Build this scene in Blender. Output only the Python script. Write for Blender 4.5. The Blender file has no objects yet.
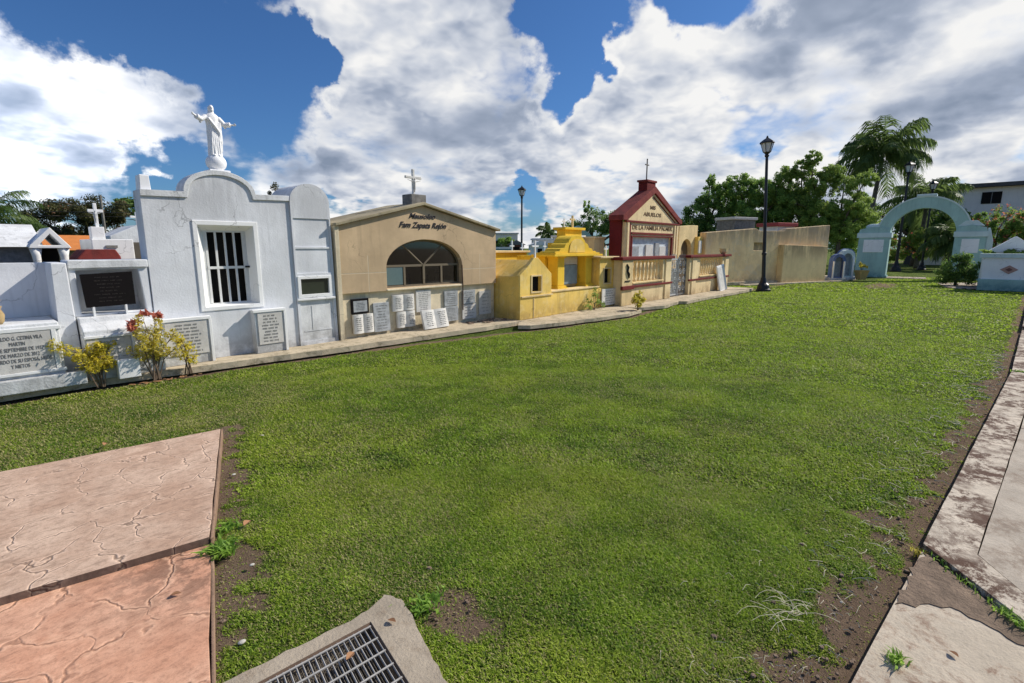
import bpy, bmesh, math, random
import numpy as np
from mathutils import Vector, Matrix
from mathutils.geometry import tessellate_polygon
R = math.radians
rnd = random.Random(7)
sc = bpy.context.scene
COL = sc.collection

# ------------------------------------------------------------------ helpers
class MB:
    """collects simple solids and links them as ONE mesh object"""
    def __init__(s): s.v = []; s.f = []
    def add(s, vs, fs):
        o = len(s.v); s.v += [tuple(p) for p in vs]; s.f += [tuple(i + o for i in f) for f in fs]; return s
    def box(s, x0, x1, y0, y1, z0, z1):
        return s.add([(x0,y0,z0),(x1,y0,z0),(x1,y1,z0),(x0,y1,z0),(x0,y0,z1),(x1,y0,z1),(x1,y1,z1),(x0,y1,z1)],
              [(0,3,2,1),(4,5,6,7),(0,1,5,4),(1,2,6,5),(2,3,7,6),(3,0,4,7)])
    def prism(s, poly, a, b, axis='y', holes=()):
        """2-D outline (with holes) extruded from a to b along axis"""
        loops = [list(poly)] + [list(h) for h in holes]
        def p3(p, t):
            if axis == 'y': return (p[0], t, p[1])
            if axis == 'x': return (t, p[0], p[1])
            return (p[0], p[1], t)
        flat = [p for l in loops for p in l]; n = len(flat)
        tris = tessellate_polygon([[Vector((p[0], p[1], 0)) for p in l] for l in loops])
        fs = [tuple(t) for t in tris] + [tuple(i + n for i in reversed(t)) for t in tris]
        o = 0
        for l in loops:
            m = len(l)
            for i in range(m):
                j = (i + 1) % m
                fs.append((o+i, o+j, o+j+n, o+i+n))
            o += m
        return s.add([p3(p, a) for p in flat] + [p3(p, b) for p in flat], fs)
    def tube(s, pts, rad, n=8, cap=True):
        pts = [Vector(p) for p in pts]
        if not hasattr(rad, '__len__'): rad = [rad] * len(pts)
        vs = []; fs = []
        ref = None
        for i, p in enumerate(pts):
            d = (pts[min(i+1, len(pts)-1)] - pts[max(i-1, 0)]).normalized()
            if ref is None or abs(ref.dot(d)) > .95: ref = Vector((1,0,0)) if abs(d.x) < .8 else Vector((0,1,0))
            u = d.cross(ref).normalized(); w = d.cross(u)
            for k in range(n):
                a = 2*math.pi*k/n
                vs.append(p + (u*math.cos(a) + w*math.sin(a))*rad[i])
        for i in range(len(pts)-1):
            for k in range(n):
                k2 = (k+1) % n
                fs.append((i*n+k, i*n+k2, (i+1)*n+k2, (i+1)*n+k))
        if cap:
            fs.append(tuple(range(n))[::-1]); fs.append(tuple((len(pts)-1)*n+k for k in range(n)))
        return s.add(vs, fs)
    def lathe(s, prof, cx, cy, cz=0, n=20):
        vs = []; fs = []
        for r, z in prof:
            for k in range(n):
                a = 2*math.pi*k/n; vs.append((cx + r*math.cos(a), cy + r*math.sin(a), cz + z))
        for i in range(len(prof)-1):
            for k in range(n):
                k2 = (k+1) % n; fs.append((i*n+k, i*n+k2, (i+1)*n+k2, (i+1)*n+k))
        fs.append(tuple(range(n))[::-1]); fs.append(tuple((len(prof)-1)*n+k for k in range(n)))
        return s.add(vs, fs)
    def loft(s, rings, n=20):
        """rings: (centre, rx, ry, fold amplitude, fold count); stacked along z"""
        vs = []; fs = []
        for c, rx, ry, fa, fc in rings:
            for k in range(n):
                a = 2*math.pi*k/n; q = 1 + fa*math.sin(fc*a + c[2]*6)
                vs.append((c[0] + rx*q*math.cos(a), c[1] + ry*q*math.sin(a), c[2]))
        for i in range(len(rings)-1):
            for k in range(n):
                k2 = (k+1) % n; fs.append((i*n+k, i*n+k2, (i+1)*n+k2, (i+1)*n+k))
        fs.append(tuple(range(n))[::-1]); fs.append(tuple((len(rings)-1)*n+k for k in range(n)))
        return s.add(vs, fs)
    def ball(s, c, rx, ry, rz, n=14, m=9):
        prof = [(math.sin(math.pi*i/m), -math.cos(math.pi*i/m)) for i in range(1, m)]
        b = MB().lathe(prof, 0, 0, 0, n)
        return s.add([(c[0]+x*rx, c[1]+y*ry, c[2]+z*rz) for x, y, z in b.v], b.f)
    def pieces(s):
        par = list(range(len(s.v)))
        def find(i):
            while par[i] != i: par[i] = par[par[i]]; i = par[i]
            return i
        for f in s.f:
            for i in f[1:]: par[find(i)] = find(f[0])
        groups = {}
        for f in s.f: groups.setdefault(find(f[0]), []).append(f)
        out = []
        for fs in groups.values():
            ids = sorted({i for f in fs for i in f}); mp = {i: k for k, i in enumerate(ids)}
            b = MB(); b.v = [s.v[i] for i in ids]; b.f = [tuple(mp[i] for i in f) for f in fs]; out.append(b)
        return out
    def build(s, name, mat, parent=None, local=False, smooth=False, bevel=0, kind=None, xf=None):
        if name in ('moulding', 'cornice', 'column_base', 'colonnette', 'patio_border', 'mullion', 'slab_joint'):
            ps = s.pieces()
            if len(ps) > 1: return [p.build(name + ' ', mat, parent, local, smooth, bevel, kind, xf) for p in ps][0]
        name = name.strip()
        vs = s.v
        if xf is not None: vs = [tuple(xf @ Vector(p)) for p in vs]
        if parent is not None and not local:
            L = parent['_w']; vs = [(x-L[0], y-L[1], z-L[2]) for x, y, z in vs]
        me = bpy.data.meshes.new(name)
        me.from_pydata(vs, [], s.f); me.validate(verbose=False)
        bm = bmesh.new(); bm.from_mesh(me); bmesh.ops.recalc_face_normals(bm, faces=bm.faces); bm.to_mesh(me); bm.free()
        if smooth:
            for p in me.polygons: p.use_smooth = True
        me.materials.append(mat)
        o = bpy.data.objects.new(name, me); COL.objects.link(o)
        if parent is not None:
            o.parent = parent
            o['_w'] = [0,0,0] if local else list(parent['_w'])
        else: o['_w'] = [0,0,0]
        if bevel:
            b = o.modifiers.new('edge', 'BEVEL'); b.width = bevel; b.segments = 2; b.limit_method = 'ANGLE'; b.angle_limit = R(35)
        if kind: o['kind'] = kind
        return o

def thing(name, label, cat, loc, group=None, rot=(0,0,0)):
    o = bpy.data.objects.new(name, None); COL.objects.link(o); o.empty_display_size = .1
    o.location = loc; o.rotation_euler = rot; o['label'] = label; o['category'] = cat
    o['_w'] = list(loc)
    if group: o['group'] = group
    return o
def tag(o, label, cat, group=None):
    o['label'] = label; o['category'] = cat
    if group: o['group'] = group
    return o
def copy_tree(o, parent=None):
    c = o.copy(); COL.objects.link(c)
    if parent is not None: c.parent = parent
    for ch in list(o.children): copy_tree(ch, c)
    return c
def arc(cx, cz, rx, rz, a0, a1, n):
    return [(cx + rx*math.cos(R(a0+(a1-a0)*i/n)), cz + rz*math.sin(R(a0+(a1-a0)*i/n))) for i in range(n+1)]
def rect(x0, x1, z0, z1): return [(x0,z0),(x1,z0),(x1,z1),(x0,z1)]

def fast_mesh(name, verts, faces, mat, parent=None, attrs=None, smooth=False):
    """numpy arrays to mesh: verts (n,3), faces (m,k)"""
    me = bpy.data.meshes.new(name); n = len(verts); m, k = faces.shape
    if parent is not None: verts = verts - np.array(parent['_w'])
    me.vertices.add(n); me.vertices.foreach_set('co', verts.astype(np.float32).ravel())
    me.loops.add(m*k); me.loops.foreach_set('vertex_index', faces.astype(np.int32).ravel())
    me.polygons.add(m); me.polygons.foreach_set('loop_start', np.arange(0, m*k, k, dtype=np.int32))
    me.polygons.foreach_set('loop_total', np.full(m, k, dtype=np.int32))
    if smooth: me.polygons.foreach_set('use_smooth', np.ones(m, dtype=bool))
    me.update(calc_edges=True)
    for key, arr in (attrs or {}).items():
        a = me.attributes.new(key, 'FLOAT', 'POINT'); a.data.foreach_set('value', arr.astype(np.float32))
    me.materials.append(mat)
    o = bpy.data.objects.new(name, me); COL.objects.link(o)
    if parent is not None: o.parent = parent; o['_w'] = list(parent['_w'])
    else: o['_w'] = [0,0,0]
    return o

def vnoise(x, y, seed=0):
    xi = np.floor(x).astype(np.int64); yi = np.floor(y).astype(np.int64); fx = x-xi; fy = y-yi
    def h(a, b):
        n = (a*374761393 + b*668265263 + seed*69069) & 0x7fffffff
        n = ((n ^ (n >> 13))*1274126177) & 0x7fffffff
        return ((n ^ (n >> 16)) & 0xffff)/65535.
    fx = fx*fx*(3-2*fx); fy = fy*fy*(3-2*fy)
    return (h(xi,yi)*(1-fx)+h(xi+1,yi)*fx)*(1-fy) + (h(xi,yi+1)*(1-fx)+h(xi+1,yi+1)*fx)*fy
def fbm(x, y, seed=0, o=4):
    t = 0; a = .5
    for i in range(o): t = t + a*vnoise(x*2**i, y*2**i, seed+i*17); a *= .5
    return t/(1-.5**o)
def sstep(a, b, x):
    t = np.clip((x-a)/(b-a), 0, 1); return t*t*(3-2*t)

# ------------------------------------------------------------------ materials
class NT:
    def __init__(s, mat):
        mat.use_nodes = True; s.t = mat.node_tree; s.t.nodes.clear()
    def n(s, typ, ins=None, **kw):
        nd = s.t.nodes.new(typ)
        for k, v in kw.items(): setattr(nd, k, v)
        for k, v in (ins or {}).items():
            sk = nd.inputs[k]
            if isinstance(v, bpy.types.NodeSocket): s.t.links.new(v, sk)
            else: sk.default_value = v
        return nd
    def math(s, op, a, b=None, c=None, clamp=False):
        nd = s.n('ShaderNodeMath', operation=op); nd.use_clamp = clamp
        for i, v in enumerate((a, b, c)):
            if v is None: continue
            if isinstance(v, bpy.types.NodeSocket): s.t.links.new(v, nd.inputs[i])
            else: nd.inputs[i].default_value = v
        return nd.outputs[0]
    def noise(s, vec, scale, detail=6, rough=.6, dist=0):
        return s.n('ShaderNodeTexNoise', {'Vector': vec, 'Scale': scale, 'Detail': detail, 'Roughness': rough, 'Distortion': dist}).outputs['Fac']
    def ss(s, x, a, b):
        return s.n('ShaderNodeMapRange', {'Value': x, 'From Min': a, 'From Max': b}, interpolation_type='SMOOTHSTEP').outputs[0]
    def mix(s, f, a, b, mode='MIX'):
        nd = s.n('ShaderNodeMix', data_type='RGBA', blend_type=mode)
        for i, v in ((0, f), (6, a), (7, b)):
            if isinstance(v, bpy.types.NodeSocket): s.t.links.new(v, nd.inputs[i])
            elif i == 0: nd.inputs[0].default_value = v
            else: nd.inputs[i].default_value = (*v[:3], 1)
        return nd.outputs[2]
    def pos(s): return s.n('ShaderNodeNewGeometry').outputs['Position']
    def scaled(s, vec, sx, sy, sz):
        return s.n('ShaderNodeMapping', {'Vector': vec, 'Scale': (sx, sy, sz)}).outputs[0]
    def out(s, bsdf): s.n('ShaderNodeOutputMaterial', {'Surface': bsdf})

def wall_mat(name, base, var=.3, scale=1.6, stain=(.12,.11,.1), streak=0., foot=0., foot_z=.09, foot_h=.45, top=None, top_amt=.8,
             bump=.25, bscale=45, rough=.88, patch=None, patch_amt=0., tile=None, spec=.25):
    m = bpy.data.materials.new(name); t = NT(m); P = t.pos()
    n1 = t.noise(P, scale, 8, .62); n2 = t.noise(P, scale*7, 6, .65)
    dark = [c*(1-var) for c in base]; light = [min(1, c*(1+var*.25)) for c in base]
    c = t.mix(t.ss(n1, .3, .7), dark, light)
    c = t.mix(t.math('MULTIPLY', t.ss(n2, .52, .75), var*.7), c, [x*.55 for x in base])
    if patch:
        c = t.mix(t.math('MULTIPLY', t.ss(t.noise(P, scale*1.7, 9, .7, .6), .5, .62), patch_amt), c, patch)
    if streak:
        sn = t.noise(t.scaled(P, 9, 9, .7), 1., 7, .65)
        c = t.mix(t.math('MULTIPLY', t.ss(sn, .5, .78), streak), c, stain)
    if top is not None:
        z = t.n('ShaderNodeSeparateXYZ', {'Vector': P}).outputs[2]
        f = t.ss(z, top-.9, top+.05); sn = t.noise(t.scaled(P, 3.2, 3.2, .5), 1., 9, .72)
        f = t.math('MULTIPLY', t.math('MULTIPLY', f, t.ss(sn, .34, .56)), top_amt)
        c = t.mix(f, c, stain)
    if foot:
        z = t.n('ShaderNodeSeparateXYZ', {'Vector': P}).outputs[2]
        f = t.ss(z, foot_z+foot_h, foot_z); fn = t.ss(t.noise(P, 5., 8, .7), .35, .7)
        f = t.math('MULTIPLY', t.math('MULTIPLY', f, t.math('ADD', fn, .25, clamp=True)), foot)
        c = t.mix(f, c, stain)
    if base[0] > .3:
        wv_ = t.n('ShaderNodeTexNoise', {'Vector': P, 'Scale': 3., 'Detail': 4.}).outputs['Color']
        wp_ = t.n('ShaderNodeVectorMath', {0: P, 1: t.n('ShaderNodeVectorMath', {0: wv_, 'Scale': .5}, operation='SCALE').outputs[0]}, operation='ADD').outputs[0]
        ve_ = t.n('ShaderNodeTexVoronoi', {'Vector': wp_, 'Scale': 1.3}, feature='DISTANCE_TO_EDGE').outputs['Distance']
        ck_ = t.math('MULTIPLY', t.ss(ve_, .009, .001), t.ss(t.noise(P, 1.1, 3, .5), .50, .60))
        c = t.mix(t.math('MULTIPLY', ck_, .6), c, [x*.35 for x in base])
        pe_ = t.math('MULTIPLY', t.ss(t.noise(P, 2.3, 10, .72, .3), .60, .64), t.ss(t.noise(P, .7, 2, .5), .42, .60))
        c = t.mix(t.math('MULTIPLY', pe_, .42), c, [x*.72+.04 for x in base])
    h = t.math('ADD', t.noise(P, bscale, 5, .6), t.math('MULTIPLY', t.noise(P, 6., 4, .5), .8))
    if tile:
        tw, th, zmax, grout = tile
        sp = t.n('ShaderNodeSeparateXYZ', {'Vector': P}).outputs
        fx = t.math('ABSOLUTE', t.math('SUBTRACT', t.math('FRACT', t.math('DIVIDE', t.math('SUBTRACT', sp[0], 4.30), tw)), .5))
        fz = t.math('ABSOLUTE', t.math('SUBTRACT', t.math('FRACT', t.math('DIVIDE', t.math('SUBTRACT', sp[2], .84), th)), .5))
        ln = t.math('MAXIMUM', t.ss(fx, .5-.012/tw, .5-.002/tw), t.ss(fz, .5-.012/th, .5-.002/th))
        ln = t.math('MULTIPLY', ln, t.math('LESS_THAN', sp[2], zmax))
        c = t.mix(t.math('MULTIPLY', ln, .7), c, grout)
        idn = t.n('ShaderNodeTexWhiteNoise', {'Vector': t.n('ShaderNodeCombineXYZ', {'X': t.math('FLOOR', t.math('DIVIDE', t.math('SUBTRACT', sp[0], 4.30), tw)), 'Y': t.math('FLOOR', t.math('DIVIDE', t.math('SUBTRACT', sp[2], .84), th))}).outputs[0]}, noise_dimensions='3D').outputs[0]
        c = t.mix(t.math('MULTIPLY', t.math('MULTIPLY', idn, t.math('LESS_THAN', sp[2], zmax)), .22), c, [x*.6 for x in base])
        h = t.math('SUBTRACT', h, ln)
    b = t.n('ShaderNodeBump', {'Height': h, 'Strength': bump, 'Distance': .012})
    bs = t.n('ShaderNodeBsdfPrincipled', {'Base Color': c, 'Roughness': rough, 'Normal': b.outputs[0], 'Specular IOR Level': spec})
    t.out(bs.outputs[0]); return m

def plain_mat(name, base, rough=.6, metal=0., var=.2, scale=20, spec=.4):
    m = bpy.data.materials.new(name); t = NT(m); P = t.pos()
    c = t.mix(t.noise(P, scale, 5, .6), [x*(1-var) for x in base], [min(1, x*(1+var*.5)) for x in base])
    bs = t.n('ShaderNodeBsdfPrincipled', {'Base Color': c, 'Roughness': rough, 'Metallic': metal, 'Specular IOR Level': spec})
    t.out(bs.outputs[0]); return m

def leaf_mat(name, dark, light, trans=.35, rough=.55, tip=None):
    m = bpy.data.materials.new(name); t = NT(m)
    v = t.n('ShaderNodeAttribute', attribute_name='v').outputs['Fac']
    c = t.mix(t.ss(v, 0, 1), dark, light)
    if tip: c = t.mix(t.math('GREATER_THAN', v, .86), c, tip)
    a = t.n('ShaderNodeBsdfPrincipled', {'Base Color': c, 'Roughness': rough, 'Specular IOR Level': .3})
    b = t.n('ShaderNodeBsdfTranslucent', {'Color': t.mix(.5, c, [min(1, x*1.3) for x in light])})
    t.out(t.n('ShaderNodeMixShader', {0: trans, 1: a.outputs[0], 2: b.outputs[0]}).outputs[0]); return m

def glass_mat(name, tint, alpha=.45):
    m = bpy.data.materials.new(name); t = NT(m)
    d = t.n('ShaderNodeBsdfTransparent', {'Color': (*tint, 1)})
    g = t.n('ShaderNodeBsdfGlossy', {'Color': (.8,.85,.9,1), 'Roughness': .04})
    fr = t.n('ShaderNodeFresnel', {'IOR': 1.5}).outputs[0]
    f = t.math('ADD', t.math('MULTIPLY', fr, .8), .03, clamp=True)
    t.out(t.n('ShaderNodeMixShader', {0: f, 1: d.outputs[0], 2: g.outputs[0]}).outputs[0]); return m

white_wall = wall_mat('white_plaster', (.75,.765,.785), var=.16, scale=1.4, stain=(.30,.30,.30), streak=.36, foot=.85, bump=.25, top=2.35, top_amt=.35, patch=(.66,.67,.68), patch_amt=.5)
white_trim = wall_mat('white_trim', (.86,.86,.84), var=.08, stain=(.4,.39,.37), streak=.15, foot=.3, bump=.15)
white_old = wall_mat('weathered_white', (.74,.75,.75), var=.22, scale=3, stain=(.22,.22,.21), streak=.45, foot=.7, bump=.4)
statue_white = plain_mat('statue_white', (.86,.86,.86), .55, var=.06)
beige_wall = wall_mat('beige_plaster', (.61,.45,.275), var=.2, scale=1.5, stain=(.20,.15,.10), streak=.28, tile=(.525,.33,1.46,(.62,.55,.40)), bump=.2)
beige_base = wall_mat('beige_base', (.78,.67,.47), var=.22, scale=3, stain=(.20,.17,.12), streak=.4, foot=.8, bump=.35)
beige_roof = wall_mat('roof_edge', (.40,.34,.22), var=.3, stain=(.07,.06,.05), streak=.55)
yellow_wall = wall_mat('old_yellow', (.90,.63,.16), var=.2, scale=2.5, stain=(.24,.15,.06), streak=.5, foot=.6, bump=.35, patch=(.86,.68,.32), patch_amt=.5)
yellow_bright = wall_mat('bright_yellow', (.84,.56,.05), var=.12, scale=2.5, stain=(.40,.24,.04), streak=.3, bump=.25)
yellow_pale = wall_mat('pale_yellow', (.78,.60,.31), var=.2, scale=2.5, stain=(.28,.2,.1), streak=.45, foot=.6, bump=.3)
cream_wall = wall_mat('cream_paint', (.88,.70,.40), var=.18, scale=2.5, stain=(.3,.2,.1), streak=.42, foot=.8, bump=.25)
red_paint = wall_mat('oxblood_paint', (.175,.02,.018), var=.25, stain=(.06,.012,.01), streak=.3, bump=.2)
red_roof = wall_mat('oxblood_roof', (.24,.045,.038), var=.35, scale=4, stain=(.10,.05,.045), streak=.4, bump=.4)
old_cream = wall_mat('old_cream_wall', (.99,.71,.38), var=.25, scale=1.2, stain=(.20,.15,.11), streak=.15, top=2.3, top_amt=.62, foot=.6, foot_z=0., foot_h=.6, patch=(.74,.60,.40), patch_amt=.6, bump=.3)
old_cream_low = wall_mat('old_cream_panel', (.99,.72,.37), var=.16, scale=1.2, stain=(.20,.14,.08), streak=.12, top=1.66, top_amt=.7, foot=.4, foot_z=0., foot_h=.5, bump=.3)
turquoise = wall_mat('turquoise_paint', (.38,.56,.505), var=.14, scale=1.6, stain=(.10,.2,.21), streak=.38, foot=.8, foot_z=0., bump=.25)
turq_light = wall_mat('pale_turquoise', (.58,.70,.68), var=.1, stain=(.3,.4,.4), streak=.25, bump=.15)
stone_grey = wall_mat('grey_stone', (.22,.21,.19), var=.35, scale=8, stain=(.08,.08,.07), streak=.3, bump=.5)
epitaph = wall_mat('epitaph_stone', (.60,.58,.54), var=.15, scale=8, bump=.15, stain=(.3,.29,.27), streak=.25)
marble = wall_mat('white_marble', (.72,.70,.65), var=.18, scale=7, bump=.05, rough=.45, stain=(.45,.43,.4), streak=.3)
marble_grey = wall_mat('grey_marble', (.40,.42,.43), var=.3, scale=11, bump=.05, rough=.4, stain=(.22,.23,.23), streak=.25)
blue_marble = wall_mat('blue_grey_marble', (.22,.30,.36), var=.2, scale=9, bump=.04, rough=.3)
engrave = plain_mat('engraved_letters', (.17,.16,.15), .9)
engrave_soft = plain_mat('worn_letters', (.25,.24,.22), .9)
letter_black = plain_mat('letter_black', (.02,.015,.02), .5)
letter_brown = plain_mat('letter_brown', (.16,.09,.035), .8)
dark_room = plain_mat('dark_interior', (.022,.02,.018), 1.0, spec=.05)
black_paint = plain_mat('black_metal', (.015,.015,.017), .42)
black_stone = plain_mat('black_granite', (.008,.006,.006), .6, spec=.12)
bar_white = plain_mat('white_bars', (.74,.74,.72), .5)
alu = plain_mat('aluminium_frame', (.17,.135,.085), .6, 0.)
teal_panel = plain_mat('teal_panel', (.12,.18,.18), .4)
dark_glass = glass_mat('window_glass', (.42,.46,.42))
lamp_glass = plain_mat('lamp_glass', (.66,.68,.70), .3)
grate_metal = plain_mat('galvanised_grate', (.42,.40,.37), .65, .1, var=.5, scale=40)
rust_metal = plain_mat('rusty_rim', (.14,.09,.06), .8, .2, var=.5, scale=40)
gate_grey = plain_mat('gate_iron', (.17,.17,.165), .6, .2)
gate_light = plain_mat('gate_light', (.50,.51,.50), .6, .1)
bark = wall_mat('bark', (.14,.11,.08), var=.4, scale=9, bump=.8, bscale=25)
palm_bark = wall_mat('palm_bark', (.16,.145,.125), var=.35, scale=7, bump=.6, bscale=20)
twig = plain_mat('twig', (.17,.12,.08), .9)
leaf_dark = leaf_mat('leaf_dark', (.05,.11,.025), (.21,.33,.075), .45)
leaf_mid = leaf_mat('leaf_mid', (.07,.15,.03), (.31,.46,.10), .5)
leaf_light = leaf_mat('leaf_light', (.10,.18,.035), (.36,.48,.11), .5)
leaf_brown = leaf_mat('leaf_brownish', (.03,.04,.016), (.125,.12,.04), .3, tip=(.20,.09,.05))
leaf_palm = leaf_mat('leaf_palm', (.035,.08,.022), (.17,.24,.07), .45)
leaf_yellow = leaf_mat('leaf_yellow', (.26,.25,.03), (.90,.72,.09), .5)
leaf_redyel = leaf_mat('leaf_yellow_green', (.20,.20,.04), (.85,.70,.12), .5)
leaf_red = leaf_mat('leaf_red', (.38,.08,.06), (.75,.30,.20), .4)
bloom_mat = leaf_mat('bougainvillea_bloom', (.55,.10,.06), (.75,.30,.17), .4)
frond_weed = leaf_mat('weed_leaf', (.13,.25,.03), (.32,.50,.08), .5)
straw_mat = plain_mat('dry_straw', (.66,.60,.44), .9)
dry_leaf_mat = plain_mat('dry_leaf', (.34,.17,.08), .8)
terracotta = wall_mat('terracotta_pot', (.55,.38,.14), var=.2, scale=8)
orange_roof = wall_mat('orange_roof', (.62,.22,.06), var=.15, scale=4, streak=.2, stain=(.3,.1,.03))
blue_paint = wall_mat('blue_paint', (.10,.16,.33), var=.3, scale=5, streak=.3, stain=(.3,.32,.36))
pale_house = wall_mat('pale_house', (.86,.81,.72), var=.1, scale=.6, streak=.3, stain=(.3,.29,.27), bump=.1)
roof_dark = wall_mat('roof_dark', (.09,.09,.09), var=.2)
pink_tile = plain_mat('pink_tile', (.42,.25,.2), .5)

def slab_mat(name, base, base2, crack, cells, joint=.58, grime=None):
    m = bpy.data.materials.new(name); t = NT(m); P = t.pos()
    wob = t.n('ShaderNodeTexNoise', {'Vector': P, 'Scale': 3.5, 'Detail': 4.}).outputs['Color']
    W = t.n('ShaderNodeVectorMath', {0: P, 1: t.n('ShaderNodeVectorMath', {0: wob, 'Scale': .42}, operation='SCALE').outputs[0]}, operation='ADD').outputs[0]
    W2 = t.scaled(W, 1., 1., 0.)
    vd = t.n('ShaderNodeTexVoronoi', {'Vector': W2, 'Scale': cells, 'Randomness': 1.}, feature='DISTANCE_TO_EDGE', voronoi_dimensions='2D').outputs['Distance']
    keep = t.ss(t.noise(P, 4.3, 4, .6), .36, .54)
    ck = t.math('MULTIPLY', t.ss(vd, .024, .004), keep)
    hi = t.math('MULTIPLY', t.math('MULTIPLY', t.ss(vd, .075, .03), t.ss(vd, .0, .03)), keep)
    c = t.mix(t.ss(t.noise(P, 2.2, 8, .65), .32, .68), base, base2)
    c = t.mix(t.math('MULTIPLY', t.ss(t.noise(P, 14., 7, .7), .45, .75), .5), c, [x*.62 for x in base])
    c = t.mix(t.math('MULTIPLY', t.ss(t.noise(t.scaled(P, 3, 11, 1), 1.6, 8, .7), .55, .72), .5), c, [x*.5 for x in base])
    c = t.mix(t.math('MULTIPLY', t.ss(t.noise(t.scaled(P, 4, 13, 1), 2.2, 10, .75), .50, .66), .62), c, [x*.48 for x in base])
    c = t.mix(t.math('MULTIPLY', t.ss(t.noise(P, 38., 8, .8), .50, .66), .5), c, [x*.5 for x in base])
    c = t.mix(t.math('MULTIPLY', t.ss(t.noise(P, 3.1, 9, .75), .54, .68), .6), c, [min(1, x*1.22) for x in base2])
    if grime:
        dd = t.n('ShaderNodeVectorMath', {0: P, 1: grime}, operation='DISTANCE').outputs['Value']
        gm = t.math('MULTIPLY', t.ss(dd, .75, .12), t.ss(t.noise(P, 8., 9, .75), .42, .54))
        c = t.mix(t.math('MULTIPLY', gm, .62), c, (.07,.045,.03))
    c = t.mix(t.math('MULTIPLY', hi, .35), c, [min(1, x*1.5) for x in base2])
    c = t.mix(t.math('MULTIPLY', ck, joint), c, crack)
    h = t.math('SUBTRACT', t.math('MULTIPLY', t.noise(P, 30., 6, .6), .25), t.math('MULTIPLY', t.ss(vd, .03, .0), t.math('MULTIPLY', keep, .55)))
    h = t.math('ADD', h, t.math('MULTIPLY', t.noise(t.scaled(P, 5, 16, 5), 1., 7, .65), .55))
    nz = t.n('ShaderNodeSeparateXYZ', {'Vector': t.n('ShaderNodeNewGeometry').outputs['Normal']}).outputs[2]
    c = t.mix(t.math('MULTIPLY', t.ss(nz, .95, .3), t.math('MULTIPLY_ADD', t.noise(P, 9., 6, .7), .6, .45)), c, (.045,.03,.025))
    c = t.mix(t.math('MULTIPLY', t.ss(t.noise(P, 90., 3, .7), .5, .7), .3), c, [x*.5 for x in base])
    b = t.n('ShaderNodeBump', {'Height': h, 'Strength': .5, 'Distance': .014})
    t.out(t.n('ShaderNodeBsdfPrincipled', {'Base Color': c, 'Roughness': .75, 'Normal': b.outputs[0], 'Specular IOR Level': .25}).outputs[0]); return m
patio_pink = slab_mat('stamped_pink', (.50,.325,.225), (.66,.48,.355), (.13,.085,.06), 3.4)
patio_salmon = slab_mat('stamped_salmon', (.60,.30,.185), (.72,.42,.28), (.20,.10,.06), 2.7, grime=(.78,2.80,.02))

def concrete_mat(name, base, dirt, amt, lo=.48, hi=.66, dscale=5.):
    m = bpy.data.materials.new(name); t = NT(m); P = t.pos()
    c = t.mix(t.ss(t.noise(P, 3., 9, .65), .3, .7), [x*.75 for x in base], base)
    c = t.mix(t.math('MULTIPLY', t.ss(t.noise(P, 60., 4, .7), .5, .72), .35), c, [x*.5 for x in base])
    d = t.ss(t.noise(P, dscale, 12, .82, .3), lo, hi)
    d = t.math('MULTIPLY', d, t.ss(t.noise(P, 1.8, 5, .65), .36, .52))
    c = t.mix(t.math('MULTIPLY', d, amt), c, dirt)
    h = t.math('ADD', t.noise(P, 70., 5, .65), t.math('MULTIPLY', t.noise(P, 12., 5, .6), 1.2))
    b = t.n('ShaderNodeBump', {'Height': h, 'Strength': .5, 'Distance': .01})
    t.out(t.n('ShaderNodeBsdfPrincipled', {'Base Color': c, 'Roughness': .92, 'Normal': b.outputs[0], 'Specular IOR Level': .15}).outputs[0]); return m
kerb_mat = concrete_mat('kerb_concrete', (.68,.59,.47), (.10,.055,.038), .97, .44, .53, 7.)
walk_mat = concrete_mat('walk_concrete', (.54,.47,.38), (.19,.13,.09), .65, .44, .62, 5)
slab_near_mat = concrete_mat('slab_concrete', (.62,.53,.41), (.20,.105,.065), .85, .47, .62, 6)
apron_mat = concrete_mat('apron_concrete', (.62,.52,.37), (.13,.11,.06), .75, .46, .64, 7)
drain_mat = concrete_mat('drain_concrete', (.44,.37,.28), (.20,.14,.09), .6)

def ground_mat():
    m = bpy.data.materials.new('lawn_soil'); t = NT(m); P = t.pos()
    d = t.n('ShaderNodeAttribute', attribute_name='dirt').outputs['Fac']
    g = t.mix(t.ss(t.noise(P, 1.1, 7, .65), .3, .7), (.10,.165,.028), (.22,.29,.055))
    g = t.mix(t.ss(t.noise(P, 26., 6, .7), .35, .68), g, (.028,.036,.012))
    g = t.mix(t.math('MULTIPLY', t.ss(t.noise(P, 60., 3, .7), .55, .75), .5), g, (.26,.21,.11))
    s = t.mix(t.noise(P, 9., 8, .7), (.12,.08,.055), (.36,.26,.18))
    s = t.mix(t.math('MULTIPLY', t.ss(t.noise(P, 45., 5, .7), .58, .72), .6), s, (.26,.20,.13))
    f = t.ss(t.math('ADD', d, t.math('MULTIPLY', t.math('SUBTRACT', t.noise(P, 22., 5, .7), .5), .5)), .35, .62)
    c = t.mix(f, g, s)
    h = t.math('ADD', t.noise(P, 35., 8, .75), t.math('MULTIPLY', t.noise(P, 110., 5, .75), 1.3))
    b = t.n('ShaderNodeBump', {'Height': h, 'Strength': .9, 'Distance': .03})
    t.out(t.n('ShaderNodeBsdfPrincipled', {'Base Color': c, 'Roughness': 1., 'Normal': b.outputs[0], 'Specular IOR Level': .05}).outputs[0]); return m
soil_mat = wall_mat('bare_soil', (.23,.165,.115), var=.4, scale=9, bump=.9, bscale=50, stain=(.06,.04,.025))
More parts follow.
